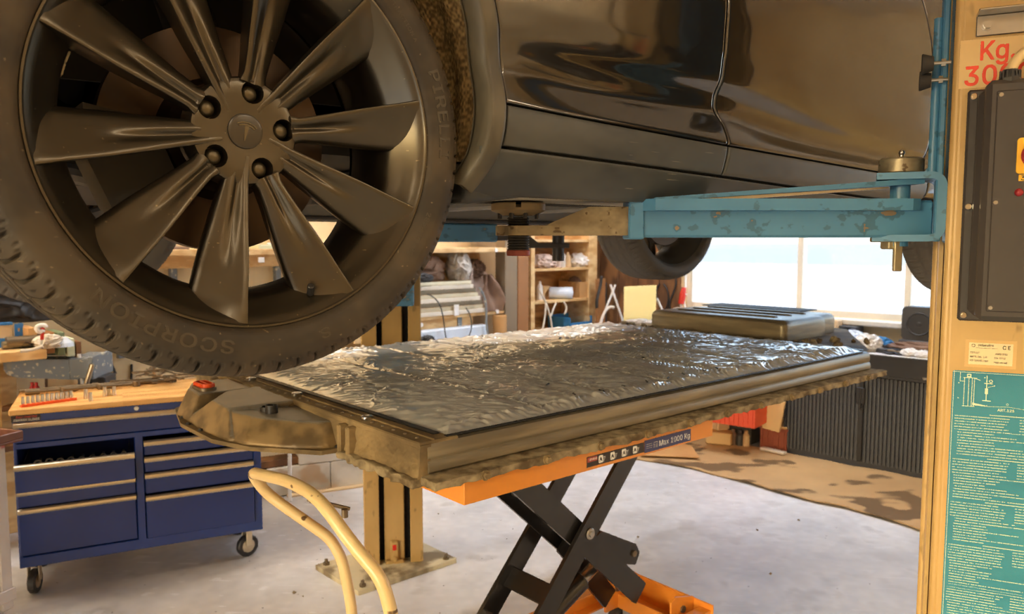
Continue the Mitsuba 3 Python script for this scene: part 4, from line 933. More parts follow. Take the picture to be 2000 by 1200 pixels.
add(K + '__cable_gland', [cyl((xg, -.062, zb1), (xg, -.062, zb1 + .008), .019, 8), cyl((xg, -.062, zb1 + .008), (xg, -.062, zb1 + .024), .0165, 24, r1=.013)] + [b2((xg + .0165 * math.cos(a) - .0015, -.062 + .0165 * math.sin(a) - .0015, zb1 + .008), (xg + .0165 * math.cos(a) + .0015, -.062 + .0165 * math.sin(a) + .0015, zb1 + .022)) for a in np.linspace(0, 6.2, 14)], 'm_black', 30, RC)
add(K + '__cable', tube(spline([(xg, -.062, zb1 + .015), (xg + .004, -.060, zb1 + .032), (xg + .022, -.056, zb1 + .056), (xg + .06, -.05, zb1 + .078), (xg + .12, -.045, zb1 + .12), (xg + .16, -.04, zb1 + .4)], 40), .0095, 12), 'm_cream', True, RC)

# carriage of the near column
add(R1 + '__carriage', [b2((.004, .09, 1.60), (.03, .22, 2.9), .004)], 'm_blue', False, RC)
def rcx(x, y, d): q = RC.px(x, y, 1, d); return q[0], q[2]
YD = .075                                                       # depth of the C bracket's front edge
ax, az1 = rcx(1713, 338, YD); bx_, bz0 = rcx(1846, 472, YD); th_ = .015
cb = roundpath([(ax, az1 - th_ / 2), (bx_ - th_ / 2, az1 - th_ / 2), (bx_ - th_ / 2, bz0 + th_ / 2), (ax - .005, bz0 + th_ / 2)], .028, 7)
add(R1 + '__arm_bracket', sidep(LineString(cb).buffer(th_ / 2, cap_style=2), YD, YD + .125), 'm_blue', False, RC)
vx, vz = rcx(1841, 32, YD + .02)
add(R1 + '__carriage', [b2((vx + .001, YD + .0, bz0), (vx + .014, YD + .06, vz + .5), .003), cyl((vx - .006, YD + .02, az1), (vx - .006, YD + .02, vz - .004), .0095, 16)], 'm_blue', 30, RC)
gx0, gz0 = rcx(1806, 336, YD + .05); gx1, gz1 = rcx(1836, 300, YD + .05)
add(R1 + '__gusset', sidep(Polygon([(gx0, gz0 + .0), (gx1, gz0), (gx1, gz1)]).buffer(.001), YD + .045, YD + .055), 'm_blue', False, RC)
# rubber door bumpers
for (px, py, d0) in ((1813, 125, .03), (1808, 158, .06)):
    q = RC.px(px, py, 1, d0); q1 = q + [.024, 0, 0]
    add(R1 + '__door_bumper', cyl(q + [-.012, 0, 0], q + [.010, 0, 0], .021, 24, r1=.015, bev=.001), 'm_rubber', 30, RC)
    add(R1 + '__door_bumper__bolt', [cyl(q + [.010, 0, 0], q + [.042, 0, 0], .004, 10), cyl(q + [.024, 0, 0], q + [.032, 0, 0], .0085, 6)], 'm_steel', False, RC)

# near lift arm

A = R1 + '__lift_arm'; tag(A, 'blue arm with chipped paint and a worn steel end')
pin = RC.P((rcx(1757, 400, YD + .06)[0], YD + .06, 0)); pad = np.array([.0145, 1.765, 0])
adx = pin - pad; al = np.linalg.norm(adx); adx /= al
AR = Fr(pad, adx, (-adx[1], adx[0], 0))
def ar(x, y, d=-.045): q = AR.px(x, y, 1, d); return q[0], q[2]
xL, zT = ar(1232, 391); xR, zB = ar(1822, 464); _, zTr = ar(1822, 388)
add(A + '__beam', b2((xL, -.045, zB), (xR, .045, (zT + zTr) / 2 - .002), .005), 'm_blue', False, AR)
# collar plate at the beam's mouth and stiffener along the side
x1_, z1_ = ar(1255, 390)
add(A + '__collar', b2((xL - .004, -.052, zB - .004), (x1_ + .004, .052, zT + .003), .003), 'm_blue', False, AR)
s0, sz1 = ar(1262, 388, -.075); s1, sz0 = ar(1800, 411, -.075)
add(A + '__stiffener', mv(prism(Polygon([(s0 - .01, -.044), (s0 + .02, -.078), (s1 - .02, -.078), (s1 + .006, -.060), (s1 + .006, -.044)]), sz1 - sz0), (0, 0, sz0)), 'm_blue', False, AR)
g0, gz_ = ar(1240, 391, -.03); g1, gzt = ar(1745, 356, -.03); g2, _ = ar(1800, 346, -.03)
for y0, y1 in ((-.045, .045),):
    add(A + '__top_plate', sidep(Polygon([(g0, gz_ - .006), (g0, gz_ + .002), (g1, gzt + .004), (g2, gzt + .008), (g2, gzt - .004), (g1, gzt - .008)]), y0, y1), 'm_blue', False, AR)
add(A + '__gap_light_strip', sidep(Polygon([(g0 + .05, gz_ - .012), (g0 + .05, gz_ - .002), (g1 - .01, gzt - .010), (g1 - .01, gzt - .014)]), -.030, -.024), 'm_steel', False, AR)  # bright strip standing in for light seen through the gap below the plate
pxx = al
zcap0, zcap1 = AR.px(1755, 341, 1, 0)[2], AR.px(1755, 310, 1, 0)[2]
add(A + '__pivot_pin', cyl((pxx, 0, zB - .02), (pxx, 0, zcap0), .021, 24), 'm_blue', 30, AR)
add(A + '__pivot_cap', cyl((pxx, 0, zcap0), (pxx, 0, zcap1), .047, 44, bev=.004), 'm_gold', 30, AR)
add(A + '__grease_nipple', [cyl((pxx, 0, zcap1), (pxx, 0, zcap1 + .010), .0045, 12), mv(trimesh.creation.icosphere(2, .0068), (pxx, 0, zcap1 + .013))], 'm_chrome', 30, AR)
# worn inner arm: box cut down at a slant to a flat bar with the screw of the pad
e0, ez1 = ar(1222, 404, -.034); e1, _ = ar(1150, 404, -.034); e2, ezb = ar(1075, 460, -.034); ztop_bar = ar(1060, 441, -.034)[1]; e3 = ar(968, 450, -.034)[0]; e4 = ar(1068, 441, -.034)[0]
add(A + '__inner_arm', [sidep(Polygon([(e0 + .06, ez1), (e1, ez1), (e4 + .005, ztop_bar + .004), (e2 - .03, ezb), (e0 + .06, ezb)]).buffer(-.003).buffer(.003), -.036, .036)], 'm_gold', False, AR)
add(A + '__inner_arm', [mv(prism(unary_union([sbox(e3 + .03, -.040, e2 + .02, .040), Point(e3 + .04, 0).buffer(.041)]).difference(Point(0, 0).buffer(.022)), ztop_bar - ezb), (0, 0, ezb)), ], 'm_gold', False, AR)
zs_b, zs_t = AR.px(1008, 490, 1, 0)[2], AR.px(1008, 424, 1, 0)[2]
thr = [(0, zs_b)] ; nthr = 13
for k in range(nthr):
    z = zs_b + (zs_t - zs_b) * k / nthr; dz = (zs_t - zs_b) / nthr; thr += [(.0225, z), (.0255, z + dz * .35), (.0255, z + dz * .55), (.0225, z + dz * .9)]
thr += [(.0225, zs_t), (0, zs_t)]
add(A + '__pad_screw', lathe(thr, 36), 'm_black', 30, AR)
zr = AR.px(1008, 500, 1, 0)[2]
mat('m_rustred', srgb(118, 48, 36), .5)
add(A + '__screw_end_ring', cyl((0, 0, zr), (0, 0, zs_b + .002), .0268, 36, bev=.002), 'm_rustred', 30, AR)
zpt = AR.px(1013, 397, 1, 0)[2]; zpb = AR.px(1013, 423, 1, 0)[2]
padm = lathe([(0, zpb + .002), (.040, zpb + .002), (.056, zpb + .010), (.062, zpb + .013), (.062, zpt - .003), (.059, zpt), (.048, zpt), (.046, zpt - .004), (0, zpt - .004)], 56)
mat('m_padbrown', srgb(122, 106, 80), .45, .3)
slot = b2((-.006, -.08, zpt - .012), (.006, -.03, zpt + .01))
add(A + '__pad_plate', tri(man(padm) - man(slot)), 'm_padbrown', 30, AR)
for a in (200, 250, 290, 340): add(A + '__pad_bolt', cyl((.045 * math.cos(math.radians(a)), .045 * math.sin(math.radians(a)), zpb - .006), (.045 * math.cos(math.radians(a)), .045 * math.sin(math.radians(a)), zpb + .008), .005, 8), 'm_black', False, AR)
# locking piece hanging under the bracket
kx, kz1 = ar(1748, 470, .0); kz0 = ar(1748, 530, .0)[1]
mat('m_alu2', srgb(168, 158, 130), .35, .7)
add(A + '__lock_stop', [b2((kx - .009, -.02, kz0), (kx + .009, -.008, kz1), .002), b2((kx - .020, -.012, kz1 - .020), (kx - .004, .03, kz1), .003), b2((kx - .05, -.02, kz1 - .004), (kx - .02, .02, kz1 + .008), .003)], 'm_alu2', False, AR)

ORD = ['first', 'second', 'third', 'fourth', 'fifth', 'sixth', 'seventh', 'eighth', 'ninth', 'tenth', 'eleventh']
# ================================================================ blue tool chest
TD = heading(62.8)
TB = Fr((-2.193, 3.317, 0), TD, (-TD[1], TD[0], 0))
TWD, TDP, TZ0, TZ1 = 1.043, .47, .15, .845
mat('m_toolblue', srgb(18, 47, 112), .32, spec=.5, coat=.3); mat('m_toolblue2', srgb(15, 40, 100), .36, spec=.5, coat=.2)
mat('m_alu', srgb(206, 192, 166), .3, .9)
tag('tool_chest', 'blue rolling tool chest with bright drawer handles and a wooden top', 'tool chest'); TAKEN.add('tool_chest')
t = 'tool_chest'
add(t + '__body', [b2((0, .02, TZ0), (.012, TDP, TZ1), .002), b2((TWD - .012, .0, TZ0), (TWD, TDP, TZ1), .002), b2((0, TDP - .01, TZ0), (TWD, TDP, TZ1)), b2((0, 0, TZ0), (TWD, TDP, TZ0 + .05), .003), b2((0, 0, TZ1 - .045), (TWD, TDP, TZ1), .003),
                   b2((0, 0, .690), (TWD, TDP - .01, .716), .003), b2((.476, 0, TZ0), (.512, TDP - .01, .70), .003), b2((1.006, 0, TZ0), (TWD, .03, TZ1), .003), b2((-.002, 0, TZ0), (.012, .03, TZ1), .003)], 'm_toolblue', False, TB)
def f_butcher(p, n, uv):
    q = (p.x * float(TD[0]) + p.y * float(TD[1])); w = -p.x * float(TD[1]) + p.y * float(TD[0])
    b = cell_rand(w / .032, q / .6, 2); g = fbm(q * 9, w * 60, p.z * 60, 3)
    return mix(srgb(226, 178, 112), srgb(196, 140, 76), smoothstep(.3, .75, g * .6 + b * .4))
mat('m_butcher', proc(f_butcher), .42, spec=.4)
add(t + '__worktop', b2((-.012, -.012, TZ1), (TWD + .012, TDP + .01, TZ1 + .027), .004), 'm_butcher', False, TB); tag(t + '__worktop', 'oiled wooden worktop')
def drawer(x0, x1, z0, z1, out):
    k = name(t + '__drawer')
    add(k + '__front', b2((x0 + .003, -.004 - out, z0 + .003), (x1 - .003, .012 - out, z1 - .022), .003), 'm_toolblue2', False, TB)
    hp_ = [(-.004 - out, z1 - .026), (-.020 - out, z1 - .024), (-.024 - out, z1 - .016), (-.022 - out, z1 - .006), (-.014 - out, z1 - .001), (.006 - out, z1 - .001), (.006 - out, z1 - .006), (-.012 - out, z1 - .007), (-.016 - out, z1 - .016), (-.004 - out, z1 - .019)]
    add(k + '__handle', along(hp_, x0 + .002, x1 - .002), 'm_alu', False, TB)
    add(k + '__box', [b2((x0 + .02, -out, z0 + .01), (x0 + .024, TDP - .05 - out, z1 - .03)), b2((x1 - .024, -out, z0 + .01), (x1 - .02, TDP - .05 - out, z1 - .03)), b2((x0 + .02, -out, z0 + .008), (x1 - .02, TDP - .05 - out, z0 + .012))], 'm_darkgrey', False, TB)
drawer(.0, 1.006, .716, .812, 0)
for z0, z1, o in ((.505, .634, .05), (.423, .508, 0), (.203, .424, 0)): drawer(.0, .476, z0, z1, o)
for z0, z1, o in ((.598, .672, 0), (.516, .594, 0), (.412, .515, 0), (.198, .410, .012)): drawer(.512, 1.006, z0, z1, o)
add(t + '__lock', [cyl((.49, 0, .829), (.49, -.006, .829), .011, 24, bev=.002), cyl((.49, 0, .829), (.49, -.008, .829), .006, 16)], 'm_chrome', 30, TB)
def tfront(m, x, z, off=.0012):
    v = m.vertices.copy(); m = m.copy(); m.vertices = np.stack([v[:, 0] + x, -off - v[:, 2], v[:, 1] + z], 1); return m
add(t + '__badge', b2((-.004, -.0012, .8135), (.106, .0, .8445), .0), 'm_stickblack', False, TB)
l1, l2 = text('Ball-bearing', .0095, .0005, False), text('DRAWER SLIDES', .0095, .0005)
for m, w in ((l1, .080), (l2, .098)): m.apply_scale([w / m.bounds[1][0], 1, 1])
l1.vertices[:, 0] += l1.vertices[:, 1] * .25
add(t + '__badge__lettering', tfront(l1, .012, .831), 'm_redprint', False, TB); add(t + '__badge__lettering', tfront(l2, .004, .817), 'm_print', False, TB)
for x, y, a in ((.975, .07, 20), (.045, .08, 75), (.975, .40, 0), (.045, .40, 0)):
    c = (x, y, .055)
    add(t + '__caster', mv(lathe([(.034, -.016), (.05, -.016), (.055, -.011), (.055, .011), (.05, .016), (.034, .016), (.034, -.016)], 36), c, rotx(90), rotz(a)), 'm_black', 35, TB)
    add(t + '__caster__hub', mv(lathe([(0, -.018), (.036, -.014), (.036, .014), (0, .018)], 28), c, rotx(90), rotz(a)), 'm_alu', 35, TB)
    add(t + '__caster__fork', [mv(b2((-.016, -.026, .0), (.016, -.020, .085), .002), c, rotz(a)), mv(b2((-.016, .020, .0), (.016, .026, .085), .002), c, rotz(a)), mv(b2((-.03, -.03, .082), (.03, .03, .095), .002), c, rotz(a))], 'm_alu', False, TB)
ZT = TZ1 + .0275
# socket set in its red rail
k = thing('socket_rail', 'red plastic socket rail lying on the left front of the wooden chest top', 'socket rail')
p0, p1 = np.array([.028, .040, 0]), np.array([.240, .118, 0]); pd = (p1 - p0); pn = np.linalg.norm(pd); pd /= pn
SRF = Fr(TB.P(p0 + [0, 0, ZT]), TB.A.T @ pd, TB.A.T @ np.array([-pd[1], pd[0], 0]))
add(k + '__base', [b2((0, -.016, 0), (pn, .016, .006), .002), b2((0, -.018, 0), (pn, -.014, .012), .001)], 'm_plug', False, SRF)
for j in range(11): add(k + '__peg', b2((.012 + j * .0195 - .003, -.003, .005), (.012 + j * .0195 + .003, .003, .012)), 'm_plug', False, SRF)
def socket_(r, h): return lathe([(r * .62, 0), (r, 0), (r, h * .45), (r * .86, h * .52), (r * .86, h), (r * .5, h), (r * .5, h * .3), (r * .62, 0)], 18)
for j in range(11):
    one('socket', mv(socket_(.0068 + .0003 * j, .032), (.012 + j * .0195, 0, .0125)), 'm_chrome', ORD[j] + ' chrome socket from the left in the red rail', 'socket', 'sockets in the red rail', 30, SRF)
for j, (px, py, h) in enumerate(((168, 779, .045), (177, 784, .040), (205, 774, .045), (213, 772, .03), (223, 772, .042))):
    q = TB.L(atZ(px, py, ZT))
    one('loose_socket', mv(socket_(.0095, h), (q[0], q[1], ZT + .0003)), 'm_chrome', ORD[j] + ' loose chrome socket to the right of the red rail on the wooden top', 'socket', 'loose sockets on the chest top', 30, TB)
def wrench(L, s=.009):
    poly = unary_union([LineString([(0, 0), (L, 0)]).buffer(s * .55, cap_style=2), Point(0, 0).buffer(s * 1.35).difference(Point(0, 0).buffer(s * .8)), Point(L, 0).buffer(s * 1.45).difference(Polygon([(L - .2 * s, -s * .7), (L + 2 * s, -s * .9), (L + 2 * s, s * .9), (L - .2 * s, s * .7)]))])
    return prism(poly, s * .6)
rw = np.random.default_rng(5)
for j in range(14):
    q = TB.L(atZ(268 + 84 * rw.random(), 752 - 6 * rw.random(), ZT)); L = .11 + .1 * rw.random()
    one('spanner', mv(wrench(L, .009 + .003 * rw.random()), (q[0], q[1] + .03 * rw.random(), ZT + .0004 + .006 * j), rotz(rw.random() * 360)), 'm_oldsteel', 'worn steel spanner in the loose pile on the chest top', 'spanner', 'pile of spanners on the chest top', False, TB)
for j in range(5):
    x0 = -.01 + .12 * j; y = .40 + .012 * (j % 2)
    one('extension_bar', [cyl((x0, y, ZT + .0125), (x0 + .22, y + .008, ZT + .0125), .0085 + .001 * (j % 3), 14), cyl((x0 + .19, y + .007, ZT + .0125), (x0 + .22, y + .008, ZT + .0125), .012, 14)], 'm_oldsteel', ORD[j] + ' steel extension bar from the left along the back of the chest top', 'extension bar', 'bars along the back of the chest top', 30, TB)
for j in range(3):
    x0 = .02 + .16 * j
    one('ratchet', [cyl((x0, .345, ZT + .013), (x0 + .15, .36, ZT + .013), .008, 14), cyl((x0 + .16, .361, ZT + .0005), (x0 + .16, .361, ZT + .028), .018, 22, bev=.003), cyl((x0, .345, ZT + .013), (x0 + .06, .351, ZT + .013), .012, 14)], 'm_oldsteel', ['ratchet handle lying behind the red rail, leftmost of three', 'ratchet handle lying behind the loose sockets, middle of three', 'ratchet handle lying left of the spanner pile, rightmost of three'][j], 'ratchet', 'ratchets on the chest top', 30, TB)
for j in range(9):
    x = .085 + .043 * j; r = .017 - .0006 * j
    ring = mv(prism(Point(0, 0).buffer(r).difference(Point(0, 0).buffer(r * .64)), .007), (x, .012 + .02 * rw.random(), .600 + .012), rotx(62), rotz(10))
    one('ring_spanner', [ring, mv(bx((0, 0, 0), (.009, .14, .006), .001), (x, .105, .588), rotx(8))], 'm_chrome', ORD[j] + ' chrome ring spanner from the left in the open drawer', 'spanner', 'ring spanners in the open drawer', 30, TB)

# ================================================================ small white cart at the left edge
CT = Fr(atZ(26, 1149, .21) * [1, 1, 0], heading(18), (-heading(18)[1], heading(18)[0], 0))
def f_tray(p, n, uv): return mix(srgb(134, 92, 76), srgb(100, 64, 52), smoothstep(.35, .7, fbm(p.x * 12, p.y * 12, p.z * 12, 4)))
mat('m_tray', proc(f_tray), .35, coat=.3)
def f_cartw(p, n, uv): return mix(mix(srgb(206, 200, 196), srgb(180, 172, 166), fbm(p.x * 8, p.y * 8, p.z * 8, 3)), srgb(176, 40, 52), smoothstep(.05, .02, dr.abs(p.z - .815)) * smoothstep(.42, .56, noise(p.x * 20, p.y * 20, p.z * 30)) * .8)
mat('m_cartwhite', proc(f_cartw), .4)
mat('m_ply', srgb(206, 172, 120), .6)
k = thing('service_cart', 'white-framed service cart with a reddish brown tray, cut by the left edge', 'cart')
for x, y in ((-.024, .024), (-.66, .024), (-.024, .46), (-.66, .46)): add(k + '__post', b2((x - .024, y - .024, .13), (x + .024, y + .024, .81), .004), 'm_cartwhite', False, CT)
add(k + '__tray', [b2((-.74, -.045, .81), (.045, .54, .822), .004), b2((-.74, -.045, .82), (.045, -.037, .852), .003), b2((.037, -.045, .82), (.045, .54, .852), .003), b2((-.74, .532, .82), (.045, .54, .852), .003), b2((-.74, -.045, .82), (-.732, .54, .852), .003)], 'm_tray', False, CT)
add(k + '__lower_shelf', [b2((-.69, -.006, .17), (.006, .49, .18)), b2((-.69, -.008, .165), (.008, .0, .215), .003), b2((0, -.008, .165), (.008, .49, .215), .003)], 'm_cartwhite', False, CT)
add(k + '__lower_shelf__liner', b2((-.68, .005, .18), (-.005, .48, .2), .004), 'm_brownwood', False, CT)
add(k + '__back_panel', b2((-.64, .455, .20), (-.04, .465, .80)), 'm_ply', False, CT)
for x, y in ((-.05, .04), (-.64, .04), (-.05, .44), (-.64, .44)):
    add(k + '__caster', mv(lathe([(.0, -.016), (.045, -.016), (.05, -.01), (.05, .01), (.045, .016), (0, .016)], 30), (x, y, .05), rotx(90), rotz(30)), 'm_black', 35, CT)
    add(k + '__caster__fork', [mv(b2((-.012, -.026, .0), (.012, -.020, .085), .002), (x, y, .045), rotz(30)), mv(b2((-.012, .020, .0), (.012, .026, .085), .002), (x, y, .045), rotz(30)), b2((x - .03, y - .03, .125), (x + .03, y + .03, .135))], 'm_steel', False, CT)
one('clamp', [mv(lathe([(.012, 0), (.022, 0), (.022, .018), (.012, .018), (.012, 0)], 20), (-.06, .05, .8225)), bx((-.10, .06, .832), (.07, .016, .018), .003), cyl((-.06, .05, .8405), (-.03, .1, .8505), .006, 10)], 'm_steel', 'steel clamp lying on the reddish tray of the white cart', 'clamp', None, 30, CT)
one('drill_case', bx((-.16, .16, .245), (.22, .18, .088), .012), 'm_darkgrey', 'grey tool case on the lower shelf of the white cart', 'case', None, False, CT)

# ================================================================ along the shelf wall (left and behind)
def wbox(x0, y0, x1, y1, v, d, bev=.004, frame=ROOM, ax=1):
    """a box whose front, on the plane v of the room, fills the pixels (x0,y0)-(x1,y1), d deep"""
    a, b = frame.px(x0, y0, ax, v), frame.px(x1, y1, ax, v); a2 = frame.px(x0, y1, ax, v)
    lo, hi = np.array([a[0], v, min(b[2], a2[2])]), np.array([b[0], v + d, a[2]])
    if ax == 0: lo, hi = np.array([v, b[1], min(b[2], a2[2])]), np.array([v + d, a[1], a[2]])
    return b2(lo, hi, bev)
def wp(x, y, v): return ROOM.px(x, y, 1, v)
def wq(x, y, u): return ROOM.px(x, y, 0, u)
mat('m_greysteel', proc(lambda p, n, uv: mix(srgb(112, 120, 126), srgb(214, 206, 176), smoothstep(.64, .70, fbm(p.x * 48, p.y * 48, p.z * 48, 3)) * .75)), .45)
mat('m_rackblue', srgb(44, 104, 164), .45); mat('m_beige', srgb(216, 186, 142), .6); mat('m_bottle', srgb(196, 40, 34), .35); mat('m_green', srgb(110, 124, 92), .6); mat('m_palegreen', srgb(206, 210, 176), .6)
mat('m_cardboard', proc(lambda p, n, uv: mix(srgb(196, 152, 100), srgb(164, 120, 74), fbm(p.x * 7, p.y * 7, p.z * 7, 3))), .8, spec=.2)
mat('m_cloth', proc(lambda p, n, uv: mix(srgb(202, 196, 188), srgb(150, 142, 132), fbm(p.x * 9, p.y * 9, p.z * 9, 3))), .9, sheen=.3); mat('m_clothbrown', proc(lambda p, n, uv: mix(srgb(134, 108, 90), srgb(84, 62, 48), fbm(p.x * 9, p.y * 9, p.z * 9, 3))), .9, sheen=.3); mat('m_clothpink', srgb(204, 184, 172), .9, sheen=.3)
mat('m_yellow', srgb(248, 230, 160), .6); mat('m_binblue', srgb(46, 116, 170), .45); mat('m_paleblue', srgb(206, 218, 232), .45)
def cloth(c, s, seed, ridge=2.2, sub=5, turn=0):
    m = trimesh.creation.icosphere(sub); v = m.vertices
    w = (meshkit.fbm(v * 1.1 + seed * 7.3, 2, seed) - .5)
    q = v @ np.array([[.8, .5, .2], [-.5, .9, .1], [.1, -.3, 1.0]]) * ridge + w[:, None] * 2.6
    r = 1 - np.abs(meshkit.fbm(q, 3, seed + 3) * 2 - 1)
    m.vertices = v * (.74 + .50 * r ** 2 + .22 * w)[:, None] * (np.array(s) / 2); m.vertices[:, 2] = np.maximum(m.vertices[:, 2], -s[2] * .42)
    m.apply_transform(rotz(turn)); m.apply_translation(np.array(c) - [0, 0, m.bounds[0][2]]); return m
# long shelf boards on the wall, carried by steel uprights
VS = 4.55
sz = wp(880, 490, VS)[2]
k = thing('plank_shelf', 'long pine wall shelf on steel uprights behind the far lift post', 'shelf')
ua, ub = wp(240, 500, VS)[0], wp(990, 490, VS)[0]
add(k + '__board', b2((ua, VS, sz - .016), (ub, VL - .0, sz + .022), .003), 'm_pine', False, ROOM)
add(k + '__board', b2((ua, VS + .33, sz - .10), (ub, VS + .36, sz - .018), .003), 'm_pine', False, ROOM)
for px in (232, 341, 545, 700): 
    uu = wp(px, 540, VS + .4)[0]; add(k + '__upright', b2((uu - .02, VL - .045, .9), (uu + .02, VL - .002, 2.2), .003), 'm_greysteel', False, ROOM)
zl = wp(900, 615, VS)[2]
u1, u2 = wp(700, 630, VS)[0], wp(985, 605, VS)[0]
add(k + '__board', b2((u1, VS, zl - .02), (u2, VL, zl + .006), .003), 'm_pine', False, ROOM)
add(k + '__front_board', b2((u1, VS + .05, zl - .15), (wp(932, 620, VS)[0], VS + .07, zl - .024), .003), 'm_pine', False, ROOM)
add(k + '__foot_board', b2((u1, VS + .02, zl - .45), (u2, VL - .05, zl - .43), .003), 'm_brownwood', False, ROOM)
for px in (905,): add(k + '__bracket', b2((wp(px - 4, 630, VS)[0], VS + .04, zl - .15), (wp(px + 4, 630, VS)[0], VS + .048, zl - .02), .001), 'm_greysteel', False, ROOM)
for px, zz_ in ((968, sz), (970, zl), (820, zl - .05)): add(k + '__knob', cyl((wp(px, 500, VS)[0], VS, zz_ - .0), (wp(px, 500, VS)[0], VS - .012, zz_ - .0), .017, 16), 'm_white', 30, ROOM)
for px0, px1, mm in ((990, 1014, 'm_woodgrey'), (1015, 1036, 'm_brownpost')):
    if px0 == 990: mat('m_woodgrey', srgb(128, 112, 90), .7); mat('m_brownpost', srgb(146, 100, 58), .6)
    one('timber_post', b2((wp(px0, 600, VS)[0], VS + .02, .0), (wp(px1, 600, VS)[0], VS + .14, 2.3), .004), mm, ['weathered grey timber post beside the pile of slats', 'brown timber post against the open shelf unit'][px0 != 990], 'timber post', None, False, ROOM)
uu0 = wp(855, 480, VS + .05)[0]
one('storage_bin', wbox(330, 482, 372, 496, VS + .03, .2, .01), 'm_clothbrown', 'dark brown box on the wall shelf seen through the wheel, left one', 'box', None, False, ROOM)
one('green_box', wbox(505, 478, 538, 494, VS + .03, .2, .006), 'm_palegreen', 'pale green box on the wall shelf seen through the wheel', 'box', None, False, ROOM)
one('white_box', wbox(549, 474, 580, 494, VS + .03, .2, .006), 'm_paleblue', 'pale box on the wall shelf right of the green one', 'box', None, False, ROOM)
one('light_switch', wbox(505, 503, 517, 513, VS - .012, .010, .002), 'm_white', 'small white socket plate on the wall shelf edge seen through the wheel', 'socket plate', None, False, ROOM)
# things on the lower board: pile of slats, cloths, sack, tray, tube
um0, um1 = wp(815, 580, VS)[0], wp(948, 580, VS)[0]
for j in range(8):
    z = zl + .0075 + j * .0325
    k = one('metal_slat', [b2((um0 - .1 + .012 * (j % 3), VS - .02 + .01 * j, z), (um1 - .015 * j, VS + .10 + .02 * j, z + .008), .002), b2((um0 - .1 + .012 * (j % 3), VS - .02 + .01 * j, z + .007), (um1 - .015 * j, VS - .005 + .01 * j, z + .0315), .003)], ['m_offwhite', 'm_alu', 'm_oldsteel'][j % 3], 'folded metal slat, ' + ORD[j] + ' from the bottom of the pile on the lower wall shelf', 'metal slat', 'pile of metal slats', False, ROOM)
one('clip', b2((wp(882, 600, VS)[0], VS - .034, zl + .0), (wp(891, 600, VS)[0], VS - .024, zl + .085), .002), 'm_white', 'small white clip hanging on the pile of slats', 'clip', None, False, ROOM)
def cloth_at(px, py, v, s, seed, mm, label, turn=0, ridge=2.2, z=None):
    p = wp(px, py, v); one('cloth', cloth((p[0], v, z if z is not None else p[2]), s, seed, ridge, 5, turn), mm, label, 'cloth', None, True, ROOM)
zc0 = zl + .0075 + 8 * .0325
cloth_at(835, 560, VS + .17, (.34, .20, .20), 2, 'm_clothbrown', 'brown crumpled cloth on the slats left of the pale one', 20, 1.3, zc0 + .001)
cloth_at(895, 560, VS + .15, (.30, .18, .24), 5, 'm_cloth', 'pale grey crumpled cloth heaped on the pile of slats', 50, 1.25, zc0 + .001)
cloth_at(925, 545, VS + .26, (.18, .16, .16), 8, 'm_clothbrown', 'brown rag heaped behind the pale grey cloth', 0, 2.4, zc0 + .001)
cloth_at(820, 575, VS + .05, (.2, .12, .07), 11, 'm_darkgrey', 'dark tangle of straps on the left end of the slats', 0, 3.2, zc0 + .001)
# folded sack leaning in the corner
def sack(u, v):
    w = np.interp(v, [0, .35, .75, 1], [.115, .13, .10, .045]); x = (u - .5) * 2 * w + .03 * v
    z = v * .40; fold = .022 * np.sin(u * 9 + v * 5) + .030 * (meshkit.fbm(np.stack([u * 4, v * 4, u * 0], -1), 3, 4) - .5)
    return x, .05 * np.cos((u - .5) * 3) + fold + .10 * v, z
pk_ = wp(975, 600, VS - .03)
one('sack', mv(slab(sack, (0, .012, 0), np.linspace(0, 1, 40), np.linspace(0, 1, 50), 1.0), (pk_[0] - .06, VS + .10, zl + .007)), 'm_clothpink', 'folded pinkish sack leaning against the grey timber post', 'sack', None, True, ROOM)
one('sack', mv(slab(lambda u, v: tuple(a * s_ for a, s_ in zip(sack(u, v * .99), (.8, 1, .75))), (0, .012, 0), np.linspace(0, 1, 30), np.linspace(0, 1, 36), 1.0), (pk_[0] - .06, VS - .06, zl + .007)), 'm_clothbrown', 'brown folded sack in front of the pinkish one', 'sack', None, True, ROOM)
one('pale_crate', [b2((wp(818, 650, VS - .06)[0], VS - .06, zl - .4295), (wp(955, 650, VS - .06)[0], VS + .045, wp(900, 640, VS - .06)[2]), .01)], 'm_paleblue', 'pale blue white crate below the lower wall shelf', 'crate', None, False, ROOM)
one('black_tool', cloth((wp(830, 660, VS - .1)[0], VS - .12, wp(830, 668, VS - .1)[2] - .02), (.12, .08, .07), 15, 2.5, 4), 'm_black', 'small black power tool at the left end of the pale crate', 'power tool', None, True, ROOM)
one('cardboard_tube', cyl((wp(973, 640, VS)[0], VS - .02, zl - .43), (wp(973, 640, VS)[0], VS - .02, zl - .03), .058, 28), 'm_cardboard', 'upright cardboard tube under the lower wall shelf', 'tube', None, 30, ROOM)
for j, pts in enumerate(([(835, 575), (862, 605), (868, 640), (872, 664)], [(910, 602), (920, 625), (918, 652), (900, 662)], [(935, 562), (948, 590), (950, 630), (954, 656)])):
    one('cable', tube(spline([ROOM.P(wp(x, y, VS - .09)) for x, y in pts], 24), (.0045, .004, .009)[j], 8), ('m_black', 'm_black', 'm_greysteel')[j], ['thin black cable hanging left over the pale crate', 'thin black cable curling down to the middle of the pale crate', 'thick grey hose hanging at the right end of the slats'][j], 'cable', None, True)
